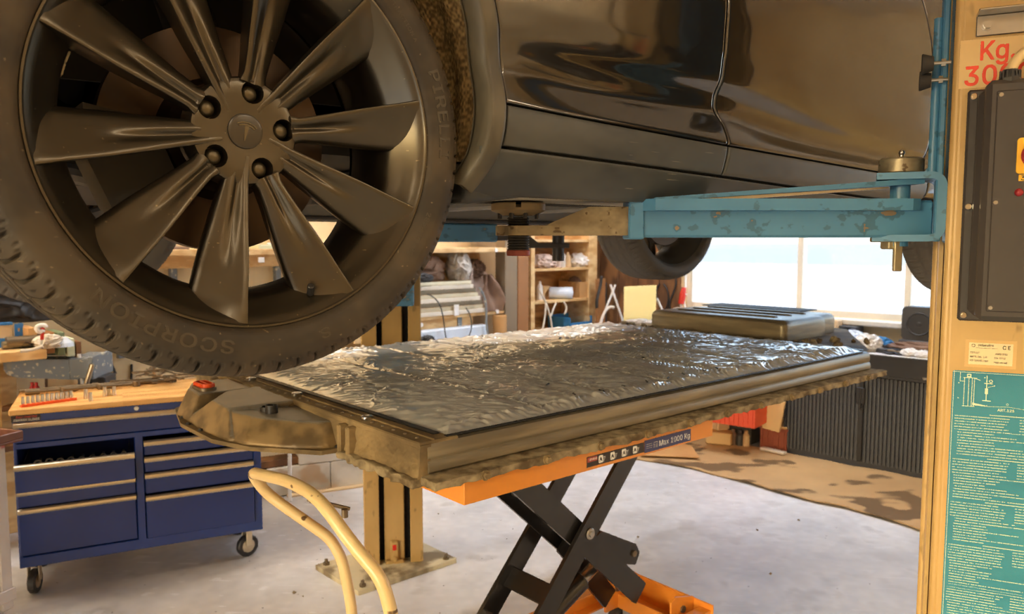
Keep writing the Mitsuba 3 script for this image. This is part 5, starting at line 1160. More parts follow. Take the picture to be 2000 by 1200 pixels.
# open shelf unit
VB = 4.62
k = thing('shelf_unit', 'open pale wood shelf unit beside the brown timber post', 'shelf unit')
ul, ur = wp(1037, 580, VB)[0], wp(1150, 580, VB)[0]; ur2 = wp(1166, 580, VB)[0]
add(k + '__side_panel', b2((ul, VB, .05), (wp(1045, 580, VB)[0], VL - .02, 2.1), .003), 'm_pine', False, ROOM); add(k + '__side_panel', b2((ur, VB, .05), (ur2, VL - .02, 2.1), .003), 'm_pine', False, ROOM)
shz = [wp(1100, y, VB)[2] for y in (526, 588, 648)]
for z in shz + [1.62]: add(k + '__shelf', b2((ul, VB + .004, z - .012), (ur, VL - .03, z + .012), .002), 'm_pine', False, ROOM)
add(k + '__back_panel', b2((ul, VL - .03, .05), (ur2, VL - .015, 2.1)), 'm_wood', False, ROOM)
def on_shelf(px, row): return np.array([wp(px, 560, VB + .12)[0], VB + .12, shz[row] + .0122])
def cl(c, r, h, mm, label, cat_, neck=None, g=None, nm='bottle'):
    prof = [(0, 0), (r, 0), (r, h * .7), (r * .5, h * .85), (r * .4, h), (0, h)] if neck else [(0, 0), (r * .96, 0), (r, .004), (r, h - .004), (r * .96, h), (0, h)]
    one(nm, mv(lathe(prof, 22), c), mm, label, cat_, g, 30, ROOM)
cl(on_shelf(1098, 0), .032, .16, 'm_white', 'white spray bottle on the upper shelf, left of the beige bottle', 'bottle', 1); cl(on_shelf(1108, 0), .035, .14, 'm_beige', 'beige bottle on the upper shelf between white bottle and white rags', 'bottle', 1)
cl(on_shelf(1088, 0), .036, .11, 'm_clothpink', 'pinkish tin on the upper shelf, left of the bottles', 'tin', nm='tin')
p = on_shelf(1060, 0); one('bag', cloth(p, (.26, .2, .13), 21, 1.8), 'm_clothpink', 'pinkish paper bag slumped at the left of the upper shelf', 'bag', None, True, ROOM)
p = on_shelf(1130, 0); one('rag_heap', cloth(p, (.22, .2, .13), 23, 1.5), 'm_white', 'heap of white rags on the upper shelf beside the beige bottle', 'rag', None, True, ROOM)
p = on_shelf(1128, 1)
one('cardboard_box', [b2((p[0] - .09, VB + .02, p[2]), (p[0] - .085, VB + .28, p[2] + .15)), b2((p[0] + .085, VB + .02, p[2]), (p[0] + .09, VB + .28, p[2] + .15)), b2((p[0] - .09, VB + .02, p[2]), (p[0] + .09, VB + .025, p[2] + .15)), b2((p[0] - .09, VB + .275, p[2]), (p[0] + .09, VB + .28, p[2] + .17)), b2((p[0] - .09, VB + .02, p[2]), (p[0] + .09, VB + .28, p[2] + .005))], 'm_cardboard', 'open cardboard box on the middle shelf right of the white roll', 'box', None, False, ROOM)
one('wood_offcut', cloth((p[0], VB + .16, p[2] + .0065), (.12, .16, .19), 31, 2.4, 4), 'm_clothbrown', 'brown bundle standing in the open cardboard box', 'bundle', None, True, ROOM)
p = on_shelf(1095, 1); one('paper_roll', [cyl((p[0] - .12, VB + .16, p[2] + .056), (p[0] + .03, VB + .0, p[2] + .056), .055, 30, bev=.004), cyl((p[0] + .025, VB + .005, p[2] + .056), (p[0] + .035, VB - .006, p[2] + .056), .022, 18)], 'm_paleblue', 'white paper roll lying on the middle shelf', 'paper roll', None, 30, ROOM)
cl(on_shelf(1054, 1), .030, .17, 'm_white', 'white bottle at the left end of the middle shelf', 'bottle', 1)
p = on_shelf(1062, 1); one('funnel', mv(lathe([(.008, 0), (.010, .05), (.055, .12), (.058, .125), (.053, .12), (.008, .05)], 24), p), 'm_beige', 'cream funnel on the middle shelf beside the white bottle', 'funnel', None, 30, ROOM)
p = on_shelf(1115, 2); one('blue_bin', [b2((p[0] - .17, VB - .02, p[2]), (p[0] + .15, VB + .26, p[2] + .006), .002), b2((p[0] - .17, VB - .02, p[2]), (p[0] + .15, VB - .012, p[2] + .06), .002), b2((p[0] - .17, VB - .02, p[2]), (p[0] - .162, VB + .26, p[2] + .11), .002), b2((p[0] + .142, VB - .02, p[2]), (p[0] + .15, VB + .26, p[2] + .11), .002), b2((p[0] - .17, VB + .25, p[2]), (p[0] + .15, VB + .26, p[2] + .12), .002)], 'm_binblue', 'blue plastic bin on the bottom shelf', 'bin', None, False, ROOM)
for j, pts in enumerate(([(1052, 565), (1066, 592), (1078, 640)], [(1066, 592), (1064, 620), (1060, 642)], [(1086, 592), (1080, 606), (1076, 618)], [(1100, 590), (1106, 602), (1102, 614)])):
    one('hose', tube(spline([ROOM.P(wp(x, y, VB - .03)) for x, y in pts], 16), .009, 8), 'm_offwhite', ['long pale hose hanging from the middle shelf to the bottom right', 'pale hose hanging from the middle shelf, left of the long one', 'short pale loop of hose under the middle shelf, left of the other loop', 'short pale loop of hose under the paper roll'][j], 'hose', None, True)
# between the shelf unit and the window: strap, board, folding frame, sign, cables
one('side_board', wbox(1168, 545, 1182, 640, 4.5, .03, .003), 'm_brownpost', 'brown board leaning right of the shelf unit', 'board', None, False, ROOM)
one('strap', tube(spline([ROOM.P(wp(x, y, 4.44)) for x, y in ((1174, 540), (1172, 560), (1167, 580), (1166, 602))], 20), .016, 6), 'm_black', 'black strap hanging at the right side of the shelf unit', 'strap', None, True)
one('drum', cyl(ROOM.P((5.875, 4.70, 0)), ROOM.P((5.875, 4.70, 1.22)), .095, 28, bev=.01), 'm_darkgrey', 'dark drum standing behind the folding frame', 'drum', None, 30)
k = thing('folding_frame', 'white tubular folding frame standing before the dark drum', 'folding frame')
YF_ = 6.35
def fy(x, y, Y=YF_): return atY(x, y, Y)
add(k + '__leg', tube(np.array([fy(1192, 556), fy(1219, 634)]), .0095, 10), 'm_white', True); add(k + '__leg', tube(np.array([fy(1202, 556, 6.5), fy(1172, 632, 6.5)]), .0095, 10), 'm_white', True)
add(k + '__leg', tube(spline([fy(1173, 633), fy(1180, 612), fy(1192, 600), fy(1200, 601)], 16), .012, 10), 'm_white', True); add(k + '__leg', tube(np.array([fy(1283, 583), fy(1296, 612)]), .0095, 10), 'm_white', True)
add(k + '__foot_rail', tube(np.array([fy(1165, 634), fy(1236, 637)]), .012, 10), 'm_white', True)
for xx in (1219, 1172): add(k + '__leg', tube(np.array([fy(xx, 632), fy(xx, 632) * [1, 1, 0] + [0, 0, .012]]), .0095, 8), 'm_white', True)
c1, c2 = fy(1218, 628, 6.25), fy(1283, 560, 6.25)
def sheet(u, v): return c1[0] + (c2[0] - c1[0]) * u, 6.25 + .012 * np.sin(u * 3) + u * .02, c1[2] + (c2[2] - c1[2]) * v + .01 * u
one('yellow_board', slab(sheet, (0, .008, 0), np.linspace(0, 1, 12), np.linspace(0, 1, 8), 1.0), 'm_yellow', 'pale yellow board propped under the far front wheel', 'board', None, True)
one('blue_crate', bx(fy(1255, 634, 6.3) + [0, 0, -.02], (.3, .2, .09), .01), 'm_binblue', 'blue crate peeping out under the yellow board', 'crate', None, False)
one('white_rag', cloth(fy(1250, 640, 6.2) + [0, 0, -.02], (.28, .16, .09), 41, 2.4), 'm_cloth', 'pale rag below the yellow board', 'rag', None, True)
for j, pts in enumerate(([(1296, 555), (1305, 575), (1302, 600), (1294, 612)], [(1318, 540), (1316, 570), (1308, 592), (1310, 612)], [(1288, 555), (1282, 572), (1286, 590)])):
    one('cable', tube(spline([ROOM.P(wq(x, y, UF - .035)) for x, y in pts], 20), .008, 8), 'm_black', ['black cable looping on the brown planks, middle of three', 'black cable hanging beside the white conduit', 'black cable on the brown planks next to the yellow board'][j], 'cable', None, True)
k = thing('conduit', 'white conduit with a red and white plug beside the window', 'conduit')
add(k + '__pipe', tube(np.array([ROOM.P(wq(1339, 470, UF - .04)), ROOM.P(wq(1339, 562, UF - .04))]), .011, 10), 'm_white', True)
add(k + '__plug', tube(np.array([ROOM.P(wq(1336, 562, UF - .05)), ROOM.P(wq(1334, 575, UF - .06)), ROOM.P(wq(1330, 594, UF - .08))]), [.018, .030, .026], 14), 'm_red', True); tag(k + '__plug', 'red plug')
add(k + '__cord', tube(spline([ROOM.P(wq(x, y, UF - .06)) for x, y in ((1330, 594), (1332, 602), (1338, 606), (1336, 590), (1342, 575))], 24), .007, 8), 'm_white', True)
# ---- workbench with the grey vice behind the tool chest
VW = 4.40
k = thing('workbench', 'timber workbench against the wall behind the tool chest', 'workbench')
uw0, uw1 = wp(-260, 690, VW)[0], wp(92, 690, VW)[0]; zw = wp(45, 686, VW)[2]
add(k + '__top', b2((uw0, VW, zw - .05), (uw1, VL, zw), .004), 'm_pine', False, ROOM)
for uu in (uw0 + .08, uw1 - .62): add(k + '__leg', b2((uu - .04, VW + .05, 0), (uu + .04, VW + .13, zw - .05), .003), 'm_pine', False, ROOM)
add(k + '__leg', b2((uw1 - .12, VL - .13, 0), (uw1 - .04, VL - .05, zw - .05), .003), 'm_pine', False, ROOM)
add(k + '__lower_shelf', b2((uw0, VW + .08, .55), (uw1, VL - .04, .58), .003), 'm_brownwood', False, ROOM)
YV = 4.02
k = thing('bench_shear', 'grey chipped steel bending vice on a stand behind the tool chest', 'vice')
a0, a1 = atY(8, 700, YV), atY(158, 745, YV); zt_, zb_ = a0[2], a1[2]
pol = Polygon([(0, 0), (.02, -.012), (.36, -.02), (.36, -.118), (.27, -.112), (.06, -.10), (.015, -.085), (0, -.06)]).buffer(.006)
VF = Fr((a0[0], YV, zt_ + .0), (math.cos(.12), math.sin(.12), 0), (-math.sin(.12), math.cos(.12), 0))
add(k + '__jaw', sidep(pol, 0, .05), 'm_greysteel', False, VF); add(k + '__jaw', sidep(pol, .10, .15), 'm_greysteel', False, VF)
add(k + '__nose', [cyl((.02, .05, -.085), (.02, .05, -.01), .0, 4) if 0 else b2((-.004, .0, -.078), (.05, .15, -.012), .015), b2((.0, .02, .0), (.30, .13, .012), .004)], 'm_gold', False, VF)
add(k + '__head', [b2((.34, -.05, -.112), (.45, .20, .0), .006), b2((.44, -.06, -.115), (.465, .21, .008), .004)], 'm_greysteel', False, VF)
add(k + '__lever', tube(np.array([VF.P((.47, -.08, -.03)), VF.P((.42, -.09, -.20))]), .013, 10), 'm_alu', True); add(k + '__lever', tube(np.array([VF.P((.385, -.03, .02)), VF.P((.40, -.04, -.13)), VF.P((.40, -.04, -.18))]), .010, 10), 'm_white', True)
add(k + '__spindle', cyl((.30, .075, -.05), (.36, .075, -.05), .022, 18), 'm_oldsteel', 30, VF)
add(k + '__stand', [b2((.36, .0, -.115 - (zt_ - .115)), (.50, .15, -.112), .004), b2((.26, -.06, -zt_), (.60, .22, -zt_ + .012), .003)], 'm_darkgrey', False, VF)
# on and above the bench
def bench(px, v=VW + .12): return np.array([wp(px, 690, v)[0], v, zw + .0005])
p = bench(58); one('angle_grinder', [cyl(p + [-.10, 0, .035], p + [.06, .0, .035], .028, 18), cyl(p + [.06, 0, .005], p + [.06, 0, .06], .035, 18)], 'm_oldsteel', 'old metal power tool lying on the front of the workbench', 'power tool', None, 30, ROOM)
one('pipe_offcut', cyl(ROOM.P(bench(5)) + [0, 0, .022], ROOM.P(bench(82)) + [0, 0, .022], .02, 14), 'm_gold', 'rusty pipe lying along the workbench edge', 'pipe', None, 30)
k = thing('blue_rack', 'blue perforated steel rack standing on the workbench', 'rack')
VK = VW + .22
q0, q1 = wp(28, 633, VK), wp(48, 684, VK)
slots = [sbox(q0[0] + .018, zz, q0[0] + .024, zz + .016) for zz in np.arange(q1[2] + .02, 2.0, .04)] + [sbox(q1[0] - .026, zz, q1[0] - .020, zz + .016) for zz in np.arange(q1[2] + .02, 2.0, .04)]
up = prism(sbox(q0[0], zw, q1[0], q0[2] + .0).difference(unary_union(slots)), .004); v_ = up.vertices.copy(); up.vertices = np.stack([v_[:, 0], VK + v_[:, 2], v_[:, 1]], 1); up.invert()
add(k + '__upright', [up, b2((q1[0] - .004, VK, zw), (q1[0], VK + .05, q0[2]))], 'm_rackblue', False, ROOM)
q2, q3 = wp(-30, 664, VK), wp(28, 684, VK); add(k + '__beam', b2((q2[0] - .4, VK, q3[2]), (q3[0], VK + .03, q2[2]), .003), 'm_rackblue', False, ROOM)
add(k + '__beam', b2((q2[0] - .4, VK, wp(10, 632, VK)[2] - .01), (q3[0], VK + .03, wp(10, 632, VK)[2] + .004), .002), 'm_rackblue', False, ROOM)
one('carton', wbox(-30, 637, 27, 663.5, VK + .008, .2, .004), 'm_beige', 'cream carton on the blue rack beam', 'box', None, False, ROOM)
for j, px in enumerate((64, 72)):
    c = np.array([*atY(px, 770, 4.05)[:2], atY(px, 772, 4.05)[2] - .05])
    one('spray_can', mv(lathe([(0, 0), (.015, 0), (.015, .09), (.008, .102), (.008, .118), (0, .12)], 20), c), 'm_bottle', ['red spray can behind the socket rail, left of the pair', 'red spray can behind the socket rail, right of the pair'][j], 'spray can', 'red spray cans', 30)
one('can_ledge', bx(np.array([*atY(78, 772, 4.06)[:2], atY(68, 772, 4.05)[2] - .05 - .0155]), (.34, .12, .03), .004), 'm_brownwood', 'brown ledge carrying the red spray cans', 'ledge')
c = atY(112, 756, 4.2); one('round_board', mv(cyl((0, 0, 0), (0, .012, 0), .115, 40), c + [0, .1, 0]), 'm_beige', 'round beige disc behind the grey vice', 'disc', None, 30)
one('disc_rim', mv(lathe([(.116, -.008), (.130, -.008), (.130, .008), (.116, .008), (.116, -.008)], 40), c + [0, .106, 0], rotx(90)), 'm_brownwood', 'dark hoop round the beige disc behind the vice', 'hoop', None, 30)
for j, (x0, x1, y0, y1, mm, lb) in enumerate(((111, 128, 650, 694, 'm_green', 'dark green folder standing on the workbench'), (130, 147, 662, 696, 'm_palegreen', 'pale green folder right of the dark green one'), (149, 160, 668, 698, 'm_brownwood', 'brown folder right of the pale green one'), (54, 74, 642, 678, 'm_cardboard', 'small cardboard box behind the white hook tool'), (88, 108, 650, 690, 'm_brownpost', 'brown box left of the green folder'))):
    one('folder' if 'folder' in lb else 'box', wbox(x0, y0, x1, y1, 4.5 + .02 * (j == 3), .2, .003), mm, lb, 'folder' if 'folder' in lb else 'box', None, False, ROOM)
k = thing('hook_tool', 'white and red hook tool hanging over the workbench', 'tool')
add(k + '__head', tube(spline([ROOM.P(wp(x, y, 4.38)) for x, y in ((90, 640), (80, 636), (72, 641), (76, 648), (84, 644))], 20), .012, 8), 'm_white', True); add(k + '__handle', tube(np.array([ROOM.P(wp(83, 640, 4.38)), ROOM.P(wp(82, 664, 4.38))]), [.010, .008], 8), 'm_red', True); add(k + '__chain', tube(np.array([ROOM.P(wp(82, 664, 4.38)), ROOM.P(wp(80, 678, 4.38))]), .004, 6), 'm_steel', True)
one('wire_brush', tube(spline([ROOM.P(wp(x, y, 4.36)) for x, y in ((40, 686), (60, 684), (84, 676))], 12), [.010] * 4 + [.008] * 8, 8), 'm_offwhite', 'pale wooden handle lying across the workbench front', 'handle', None, True)
p = wp(108, 700, 4.36); one('white_rag', cloth((p[0], 4.45, zw), (.13, .12, .07), 51, 2.0), 'm_offwhite', 'cream rag heaped on the right end of the workbench', 'rag', None, True, ROOM)
p = wp(132, 703, 4.36); one('glass_dome', mv(lathe([(0, .05), (.03, .045), (.055, .02), (.06, 0), (0, 0)][::-1], 24), (p[0], 4.46, zw)), 'm_paleblue', 'pale dome shaped lamp glass on the workbench beside the rag', 'lamp glass', None, 30, ROOM)
p = wp(64, 690, 4.4); one('black_bag', cloth((p[0], 4.55, zw), (.10, .10, .06), 55, 1.8), 'm_black', 'small black pouch on the workbench right of the rack', 'pouch', None, True, ROOM)
one('dark_jacket', cloth((wp(28, 600, 4.7)[0], 4.80, wp(30, 632, 4.7)[2]), (.62, .2, .34), 57, 2.0), 'm_black', 'dark jacket hanging on the wall above the rack, beside the tyre', 'jacket', None, True, ROOM)
for j, pts in enumerate(([(212, 700), (218, 712), (226, 730)], [(257, 712), (257, 730), (256, 748)])):
    one('wire', tube(np.array([ROOM.P(wp(x, y, VL - .008)) for x, y in pts]), .007, 6), 'm_black', ['short slanted black wire on the cream wall', 'upright black wire on the cream wall'][j], 'wire', None, True)
one('batten', [b2((wp(300, 700, VL - .02)[0], VL - .006, .3), (wp(304, 700, VL - .02)[0], VL, 1.3))], 'm_wood', 'thin batten on the cream wall above the spanner pile', 'batten', None, False, ROOM)
# white boards on the floor between chest and far post, and planks added to fill the shaded gap beside the chest
k0, k1 = atZ(592, 966, 0), atZ(706, 950, 0)
def f_slabw(p, n, uv):
    a = fbm(p.x * 5, p.y * 5, p.z * 5, 4); r = fbm(p.x * 7 + 4, p.y * 7, p.z * 7 + 2, 3)
    return mix(mix(srgb(212, 204, 188), srgb(168, 158, 140), smoothstep(.4, .7, a)), srgb(176, 140, 96), smoothstep(.58, .72, r) * .7)
mat('m_slabw', proc(f_slabw), .7)
bd = (k1 - k0) / np.linalg.norm(k1 - k0); bd = bd * [1, 1, 0]; WBF = Fr(k0, bd, (-bd[1], bd[0], 0))
lw = np.linalg.norm(k1 - k0)
k = thing('stained_block', 'stained white block wall stub behind the cream handle', 'block stack')
for r in range(3):
    for c in range(3):
        add(k + '__block', bx((c * .40 + (.2 if r % 2 else 0) - .02, .08, .095 + r * .185), (.396, .14, .181), .004), 'm_slabw', False, WBF)
add(k + '__base_strip', b2((-.1, -.03, 0), (1.1, .012, .012), .002), 'm_beige', False, WBF)
one('leaning_strip', mv(bx((0, 0, .33), (.022, .012, .66), .002), WBF.P((-.10, -.10, 0)), rotx(-4)), 'm_white', 'white strip leaning at the left of the stained blocks', 'strip')
for j in range(5):  # dark planks added to stand in for the shade in the gap
    q = atZ(545, 935 + 4 * j, 0)
    one('gap_fill_plank', mv(bx((0, 0, 0), (.42, .12, .045), .004), np.array([-1.60 + .01 * j, 4.78 + .01 * (j % 2), .026 + .0465 * j]), rotz(28 + (-2 if j % 2 else 2))), ['m_brownwood', 'm_underdark'][j % 2], ['added brown plank on the floor, bottom of the stack filling the shaded gap right of the tool chest', 'added black plank, second from the bottom of the stack filling the shaded gap right of the tool chest', 'added brown plank in the middle of the stack filling the shaded gap right of the tool chest', 'added black plank, second from the top of the stack filling the shaded gap right of the tool chest', 'added brown plank on top of the stack filling the shaded gap right of the tool chest'][j], 'plank', 'planks added to darken the gap', False)

# ================================================================ along the window wall
UC = 5.545
mat('m_tambour', srgb(54, 57, 62), .5); mat('m_tambour2', srgb(46, 48, 53), .5)
k = thing('tambour_cabinet', 'dark grey roller-front cabinet under the window', 'cabinet')
vA, vB = wq(1531, 800, UC)[1], .75
ztop = wq(1760, 738, UC)[2]
add(k + '__body', [b2((UC + .012, vB, .0), (UF - .11, vA, .06)), b2((UC, vA - .016, .0), (UF - .11, vA, ztop), .002), b2((UC, vB, .0), (UF - .11, vB + .016, ztop), .002), b2((UC, vB, ztop - .02), (UF - .11, vA, ztop), .002), b2((UF - .13, vB, 0), (UF - .11, vA, ztop))], 'm_tambour2', False, ROOM)
vm = wq(1681, 800, UC)[1]
for d0, d1 in ((vm + .016, vA - .018), (vB + .018, vm - .016)):
    n = int(round((d1 - d0) / .0275)); pit = (d1 - d0) / n
    kd = name(k + '__door')
    for j in range(n):
        poly = [(UC + .014, d0 + j * pit + .001), (UC + .006, d0 + j * pit + .004), (UC + .004, d0 + j * pit + pit * .5), (UC + .006, d0 + (j + 1) * pit - .004), (UC + .014, d0 + (j + 1) * pit - .001)]
        add(kd + '__slat', prism(poly, ztop - .07, .045), 'm_tambour', False, ROOM)
    tag(kd, 'roller door of upright slats')
add(k + '__lock_bar', [b2((UC - .006, vm - .016, .05), (UC + .012, vm + .016, ztop - .02), .003), b2((UC - .022, vm - .030, ztop - .22), (UC - .004, vm + .030, ztop - .10), .006), b2((UC - .03, vm - .006, ztop - .26), (UC - .018, vm + .006, ztop - .10), .003)], 'm_black', False, ROOM)
zc_top = wq(1760, 697, UC - .03)[2]
k = thing('counter', 'pale worktop with a black front edge under the window', 'worktop')
mat('m_countertop', srgb(226, 228, 232), .3, spec=.5)
add(k + '__top', b2((UC - .03, vB, zc_top - .006), (UF - .01, 3.75, zc_top), .002), 'm_countertop', False, ROOM)
add(k + '__front_edge', b2((UC - .034, vB, ztop + .004), (UC - .012, 3.75, zc_top - .006), .002), 'm_black', False, ROOM)
add(k + '__leg', [b2((UC + .05, 3.66, 0), (UC + .11, 3.72, ztop + .004)), b2((UF - .10, 3.66, 0), (UF - .04, 3.72, ztop + .004))], 'm_darkgrey', False, ROOM)
add(k + '__underframe', b2((UC, vB, ztop + .004), (UF - .12, 3.75, zc_top - .007)), 'm_darkgrey', False, ROOM)
add(k + '__edge_tag', b2((UC - .036, wq(1830, 733, UC)[1], ztop + .008), (UC - .033, wq(1806, 733, UC)[1], ztop + .022)), 'm_steel', False, ROOM)
ZC = zc_top + .0006
def onc(px, u=UC + .2): return np.array([u, wq(px, 690, u)[1], ZC])
# radio
r0, r1 = wq(1760, 655, 5.80), wq(1836, 612, 5.80)
k = thing('radio', 'dark grey portable radio standing on the counter before the window', 'radio')
mat('m_radio', srgb(58, 58, 58), .5); mat('m_radio2', srgb(38, 38, 38), .55)
RF = Fr(ROOM.P((5.80, r0[1], ZC + .085)), -ROOM.A[1], ROOM.A[0])
rw_, rh_ = .40, .235
add(k + '__case', sidep(rrect(0, 0, rw_, rh_, .03), 0, .14), 'm_radio', 30, RF)
add(k + '__speaker', [mv(lathe([(0, .004), (.070, .004), (.078, .009), (.082, .004), (.082, 0), (0, 0)], 40), (.115, .0, .115), rotx(90)), mv(lathe([(0, .012), (.012, .010), (.016, .004), (0, .004)], 20), (.115, .0, .115), rotx(90))], 'm_radio2', 30, RF)
add(k + '__badge', b2((.22, -.003, .185), (.275, 0, .195)), 'm_steel', False, RF); add(k + '__button', b2((.205, -.004, .095), (.245, 0, .110), .002), 'm_steel', False, RF); add(k + '__dial', [b2((.215, -.003, .13), (.34, 0, .165), .001)], 'm_radio2', False, RF)
one('tool_bag', cloth(ROOM.P((5.70, r0[1] - .2, ZC)), (.44, .13, .085), 61, 1.4, 5, -45), 'm_clothbrown', 'flat dark brown case before the radio', 'case', None, True)
one('radio_stand', b2((5.78, r0[1] - .43, ZC), (5.96, r0[1] + .01, ZC + .0845), .006), 'm_darkgrey', 'grey ledge under the radio', 'stand', None, False, ROOM)
rc = np.random.default_rng(23)
kinds = ['small metal clip', 'white cable tie bundle', 'black plug', 'pale sachet', 'small steel part', 'grey connector']
for j in range(34):
    u, v = UC + .03 + .22 * rc.random(), wq(1700 + 128 * rc.random(), 690, UC + .12)[1]; s = .014 + .022 * rc.random(); kk = j % 6
    if kk == 0: m, mm = mv(lathe([(s * .6, 0), (s, 0), (s, s * .5), (s * .6, s * .5), (s * .6, 0)], 14), (u, v, ZC)), 'm_steel'
    elif kk == 1: m, mm = cloth((u, v, ZC), (s * 4, s * 3, s * 1.6), j, 2.6, 3), 'm_white'
    elif kk == 2: m, mm = mv(bx((0, 0, s * .5), (s * 2.5, s * 1.4, s), .003), (u, v, ZC), rotz(rc.random() * 180)), 'm_black'
    elif kk == 3: m, mm = mv(bx((0, 0, .004), (s * 3.5, s * 2.4, .008), .003), (u, v, ZC), rotz(rc.random() * 180)), 'm_paleblue'
    elif kk == 4: m, mm = mv(cyl((-s * 1.6, 0, s * .45), (s * 1.6, 0, s * .45), s * .45, 12), (u, v, ZC), rotz(rc.random() * 180)), 'm_oldsteel'
    else: m, mm = mv(bx((0, 0, s * .6), (s * 1.8, s * 1.5, s * 1.2), .004), (u, v, ZC), rotz(rc.random() * 180)), 'm_darkgrey'
    one(kinds[kk].replace(' ', '_'), m, mm, kinds[kk] + ' in the clutter on the counter before the radio', ['clip', 'cable ties', 'plug', 'sachet', 'steel part', 'connector'][kk], 'clutter on the counter: ' + kinds[kk] + 's', 30, ROOM)
for j, (px, r, u) in enumerate(((1757, .035, UC + .05), (1738, .03, UC + .03))):
    p = onc(px, u); one('headset', mv(lathe([(r - .007, 0), (r, .004), (r, .014), (r - .007, .018), (r - .009, .009), (r - .007, 0)], 24), p), 'm_black', ['black cable coil at the counter edge, right one', 'black cable coil at the counter edge, left one'][j], 'cable coil', None, 30, ROOM)
p = onc(1712, UC + .26); one('blue_rag', cloth(p, (.16, .2, .09), 71, 2.2), 'm_binblue', 'blue rag on the counter left of the radio', 'rag', None, True, ROOM)
p = onc(1690, UC + .30); one('teal_lid', mv(lathe([(0, .07), (.05, .068), (.055, .06), (.055, 0), (0, 0)][::-1], 24), p), 'm_paleblue', 'pale teal tub on the counter left of the blue rag', 'tub', None, 30, ROOM)
p = onc(1662, UC + .18); one('clear_bag', cloth(p, (.18, .18, .13), 75, 2.4), 'm_paleblue', 'pale plastic bag on the counter beside the tub', 'bag', None, True, ROOM)
p = onc(1695, UC + .12); one('white_bag', cloth(p, (.16, .16, .12), 77, 2.6), 'm_white', 'white plastic bag on the counter before the tub', 'bag', None, True, ROOM)
p = onc(1640, UC + .3); one('open_case', [b2((p[0] - .12, p[1] - .12, ZC), (p[0] + .12, p[1] + .12, ZC + .008), .002), b2((p[0] + .10, p[1] - .12, ZC), (p[0] + .12, p[1] + .12, ZC + .16), .003), b2((p[0] - .12, p[1] - .125, ZC), (p[0] + .12, p[1] - .115, ZC + .14), .002), b2((p[0] - .02, p[1] - .12, ZC + .13), (p[0] + .13, p[1] + .12, ZC + .145), .003)], 'm_darkgrey', 'dark open case on the counter at the end of the pack', 'case', None, False, ROOM)
p = onc(1648, UC + .08); one('tin', mv(lathe([(0, 0), (.05, 0), (.05, .07), (.046, .075), (0, .075)], 26), p), 'm_steel', 'round tin on the counter before the open case', 'tin', None, 30, ROOM)
p = onc(1588, UC + .3); one('wood_block', b2(p + [-.05, -.2, 0], p + [.05, .12, .19], .01), 'm_beige', 'beige box on the counter behind the open case', 'box', None, False, ROOM)
# under the counter: crates and scraps
mat('m_crate', srgb(206, 74, 40), .5); mat('m_crate2', srgb(134, 66, 44), .55)
def crate(key, F, l, w, h, mm, ribs):
    add(key + '__wall', [b2((0, 0, 0), (l, .008, h), .002), b2((0, w - .008, 0), (l, w, h), .002), b2((0, 0, 0), (.008, w, h), .002), b2((l - .008, 0, 0), (l, w, h), .002), b2((0, 0, 0), (l, w, .008))], mm, False, F)
    add(key + '__rim', [b2((-.008, -.008, h - .02), (l + .008, .002, h), .002), b2((-.008, w - .002, h - .02), (l + .008, w + .008, h), .002), b2((-.008, -.008, h - .02), (.002, w + .008, h), .002), b2((l - .002, -.008, h - .02), (l + .008, w + .008, h), .002)], mm, False, F)
    for j in range(ribs): add(key + '__rib', b2((.02 + j * (l - .04) / (ribs - 1) - .004, -.007, .0), (.02 + j * (l - .04) / (ribs - 1) + .004, .0, h - .02), .001), mm, False, F)
k = thing('red_crate', 'bright orange red ribbed crate under the counter', 'crate')
cc = atZ(1474, 838, .24); cd = heading(128)
crate(k, Fr(cc - cd * .50, cd, (-cd[1], cd[0], 0)), .50, .36, .26, 'm_crate', 14)
one('crate_support', b2((UC - .03, wq(1466, 850, UC - .03)[1], .0135), (UC + .3, wq(1388, 850, UC - .03)[1] + .25, .237), .01), 'm_underdark', 'dark trestle under the orange red crate', 'trestle', None, False, ROOM)
k = thing('brown_crate', 'brown red crate on the floor beside the cabinet', 'crate')
c2_ = atZ(1484, 866, .04)
crate(k, Fr((c2_[0], c2_[1], .0135), heading(135), (-heading(135)[1], heading(135)[0], 0)), .215, .28, .17, 'm_crate2', 5)
one('wood_plank', mv(bx((0, 0, 0), (.22, .30, .016), .003), (*(c2_[:2] + heading(135)[:2] * .105 + heading(45)[:2] * .14), .1925), rotz(-45)), 'm_pine', 'pale plank lying on the brown crate', 'plank')
one('broken_board', mv(bx((0, 0, .10), (.13, .03, .24), .004), atZ(1510, 838, .203) + [0, .04, 0], roty(9), rotz(-30)), 'm_ply', 'pale broken board standing on the plank', 'board')
w0 = atZ(1405, 866, .012); one('timber_block', mv(bx((0, 0, .05), (.20, .12, .10), .008), (w0[0], w0[1], .0125), rotz(-25)), 'm_ply', 'pale timber block on the cardboard before the trestle', 'timber block')
one('timber_offcut', mv(bx((0, 0, .04), (.12, .09, .08), .01), (w0[0] + .02, w0[1] + .05, .1126), rotz(20)), 'm_beige', 'small timber offcut on top of the pale block', 'offcut')
for j, (px, py) in enumerate(((1432, 858), (1445, 860), (1457, 861))):
    q = atZ(px, py, .05); one('bottle', mv(lathe([(0, 0), (.028, 0), (.028, .09), (.014, .11), (.014, .13), (0, .13)], 18), (q[0], q[1], .0)), ['m_clothbrown', 'm_darkgrey', 'm_beige'][j], ['brown bottle on the floor before the trestle, left', 'dark bottle on the floor before the trestle, middle', 'beige bottle on the floor before the trestle, right'][j], 'bottle', None, 30)
q = atZ(1510, 882, .02); one('paper_scrap', mv(bx((0, 0, .012), (.20, .06, .022), .006), (q[0], q[1], .0125), rotz(-50)), 'm_offwhite', 'pale scrap lying at the corner of the cabinet', 'scrap')
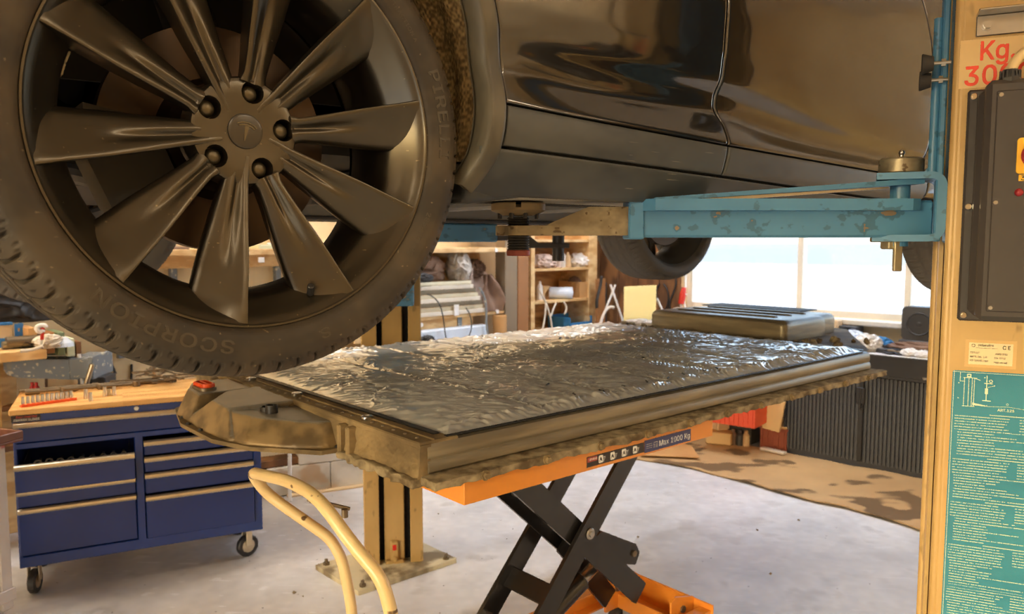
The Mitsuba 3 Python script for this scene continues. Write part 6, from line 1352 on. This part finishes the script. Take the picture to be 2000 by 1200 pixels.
# cardboard on the floor
def f_card(p, n, uv):
    a = fbm(p.x * 3, p.y * 3, 1, 4); st = fbm(p.x * 3.2 + 8, p.y * 5 + 3, 2, 3)
    c = mix(srgb(158, 128, 90), srgb(184, 152, 108), a)
    return mix(c, srgb(74, 58, 42), smoothstep(.63, .70, st) * .8)
mat('m_card', proc(f_card), .8, spec=.2)
def outline(pix, z=0): return [tuple(atZ(x, y, z)[:2]) for x, y in pix]
front = outline([(1236, 898), (1300, 908), (1352, 918), (1400, 931), (1458, 946), (1524, 966), (1592, 984), (1650, 995), (1717, 1014), (1770, 1030), (1830, 1052), (1990, 1112)])
cardp = Polygon(front + [tuple(ROOM.P((UC - .015, .2, 0))[:2]), tuple(ROOM.P((UC - .015, 2.62, 0))[:2]), tuple(ROOM.P((UC - .02, 3.5, 0))[:2]), tuple(atZ(1190, 880, 0)[:2])]).buffer(0)
cm = prism(cardp, .006); cm = fine(cm, .06); cv = cm.vertices; edge_d = np.array([Polygon(cardp).exterior.distance(Point(a, b)) for a, b in cv[:, :2]])
cm.vertices[:, 2] += .003 + .016 * np.exp(-edge_d / .12) * meshkit.noise(cv * 5, 3) * (cv[:, 1] < 5.6)
one('cardboard_sheet', cm, 'm_card', 'long stained cardboard sheet on the floor before the dark cabinet', 'cardboard', None, False)
fl = Polygon(outline([(1252, 897), (1366, 902), (1352, 880), (1300, 858), (1250, 862)]))
one('cardboard_flap', mv(fine(prism(fl, .004), .08), (0, 0, .026)), 'm_cardboard', 'lighter cardboard piece lying at the left end of the stained sheet', 'cardboard')
# little grit and scraps on the concrete
rg = np.random.default_rng(3)
for j in range(14):
    px, py = 560 + 1200 * rg.random(), 985 + 205 * rg.random()
    q = atZ(px, py, 0); 
    if cardp.contains(Point(q[0], q[1])): continue
    s = .003 + .005 * rg.random(); m = trimesh.creation.icosphere(1, s); m.vertices += (rg.random(m.vertices.shape) - .5) * s * .8; m.vertices[:, 2] *= .5
    one('grit_lump', mv(m, (q[0], q[1], -m.bounds[0][2] + .0003)), 'm_clay', 'small lump of dried dirt on the concrete floor', 'dirt lump', 'dirt lumps on the floor')
for k_, v_ in list(labels.items()):
    if k_ in ('lift_post', 'lift_post_001', 'counter'): v_['kind'] = 'thing'
